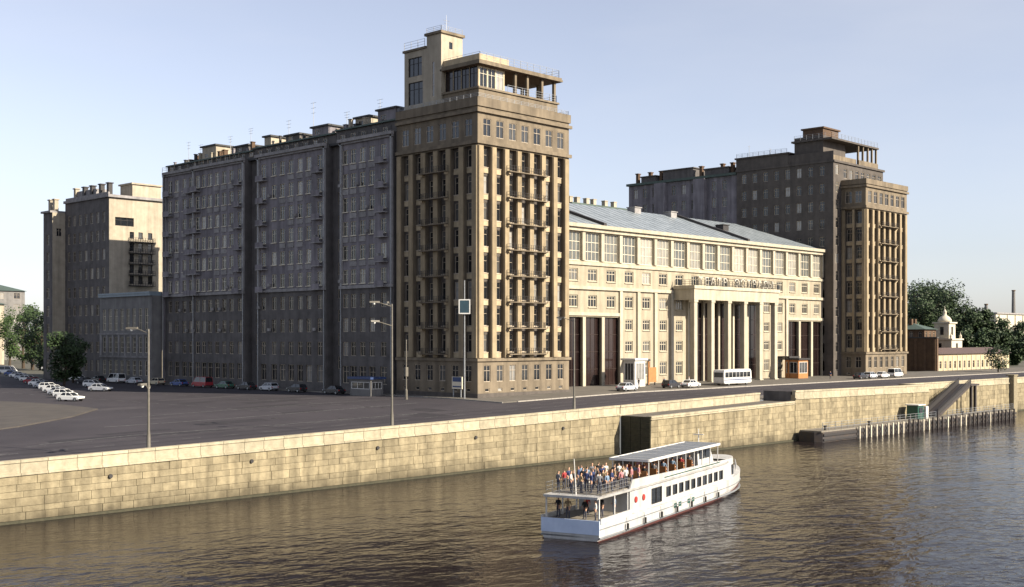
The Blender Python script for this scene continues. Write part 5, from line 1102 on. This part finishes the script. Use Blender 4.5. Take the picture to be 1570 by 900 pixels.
def person(x, y, z, heading, seated, ci, where, group):
    nm, c = COLN[rp_.randrange(len(COLN))]
    o = bpy.data.objects.new('person', PM[seated]); COL.objects.link(o); o.location = boat_to_world(x, y, z); o.rotation_euler = (0, 0, BH+heading); o.color = (*c, 1)
    s_ = rp_.uniform(.95, 1.04); o.scale = (s_, s_, s_)
    tag(o, 'person in %s %s' % (nm, where), 'person', group); return o
k = 0
for j, x in enumerate((1.4, 2.4, 3.4, 4.4, 5.4, 6.6, 7.6)):      # open stern of the upper deck
    od = ('nearest the stern rail', 'second from the stern', 'third from the stern', 'fourth from the stern', 'fifth from the stern', 'just aft of the canopy', 'at the canopy edge')[j]
    for y, sd_ in ((-1.75, 'starboard rail'), (-.85, 'starboard aisle'), (0, 'middle'), (.85, 'port aisle'), (1.7, 'port rail')):
        k += 1
        person(x+rp_.uniform(-.2, .2), y+rp_.uniform(-.2, .2), 2.9, rp_.uniform(-2.4, 2.4), False, k*3+j, 'on the open upper deck, %s, %s' % (sd_, od), 'passengers on the open upper deck')
for j in range(6):
    for s, sd_ in ((-1, 'starboard'), (1, 'port')):
        k += 1; xx = 9.2+j*1.85
        person(xx+.17, s*1.05-.38*s, 2.98, 0, True, k*5+1, 'seated under the canopy, %s bench %s from the stern' % (sd_, ('one', 'two', 'three', 'four', 'five', 'six')[j]), 'passengers seated under the canopy')
        if s < 0: k += 1; person(xx+.17, -1.5, 2.98, 0, True, k*3, 'at the starboard rail under the canopy, bench %s from the stern' % ('one', 'two', 'three', 'four', 'five', 'six')[j], 'passengers seated under the canopy')
for j, (x, y) in enumerate([(1.0, -1.5), (1.3, -.5), (1.0, .7), (1.4, 1.7), (2.6, -1.2), (3.0, .2), (3.4, -1.8)]):
    person(x, y, 1.2, rp_.uniform(2, 4), False, j*3+2, 'standing on the covered stern deck, %s' % ('starboard corner', 'starboard of the middle', 'port of the middle', 'port corner', 'second row starboard', 'second row middle', 'at the starboard bulwark')[j], 'passengers on the covered stern deck')

for (u, v, hd, c, lb) in [(143.2, 110.2, 1.2, 3, 'person in dark clothes walking before the white ticket kiosk'), (148.6, 109.6, 2.6, 7, 'person in grey walking between the kiosk and the orange poster stand'), (149.3, 109.9, 2.6, 5, 'person in pale blue walking beside the one in grey'), (156.5, 110.5, -1, 0, 'person in white walking before the theatre windows'), (171.8, 111.2, .4, 1, 'person in red standing by the portico steps right of the coach'), (199.5, 109.5, 3, 2, 'person in dark blue standing right of the orange pavilion')]:
    o = bpy.data.objects.new('person', PM[False]); COL.objects.link(o); o.location = (u*K, v*K, (gz(u, v)+.125)*K); o.rotation_euler = (0, 0, hd); o.color = (*COLN[c][1], 1); tag(o, lb, 'person', 'pedestrians before the theatre')
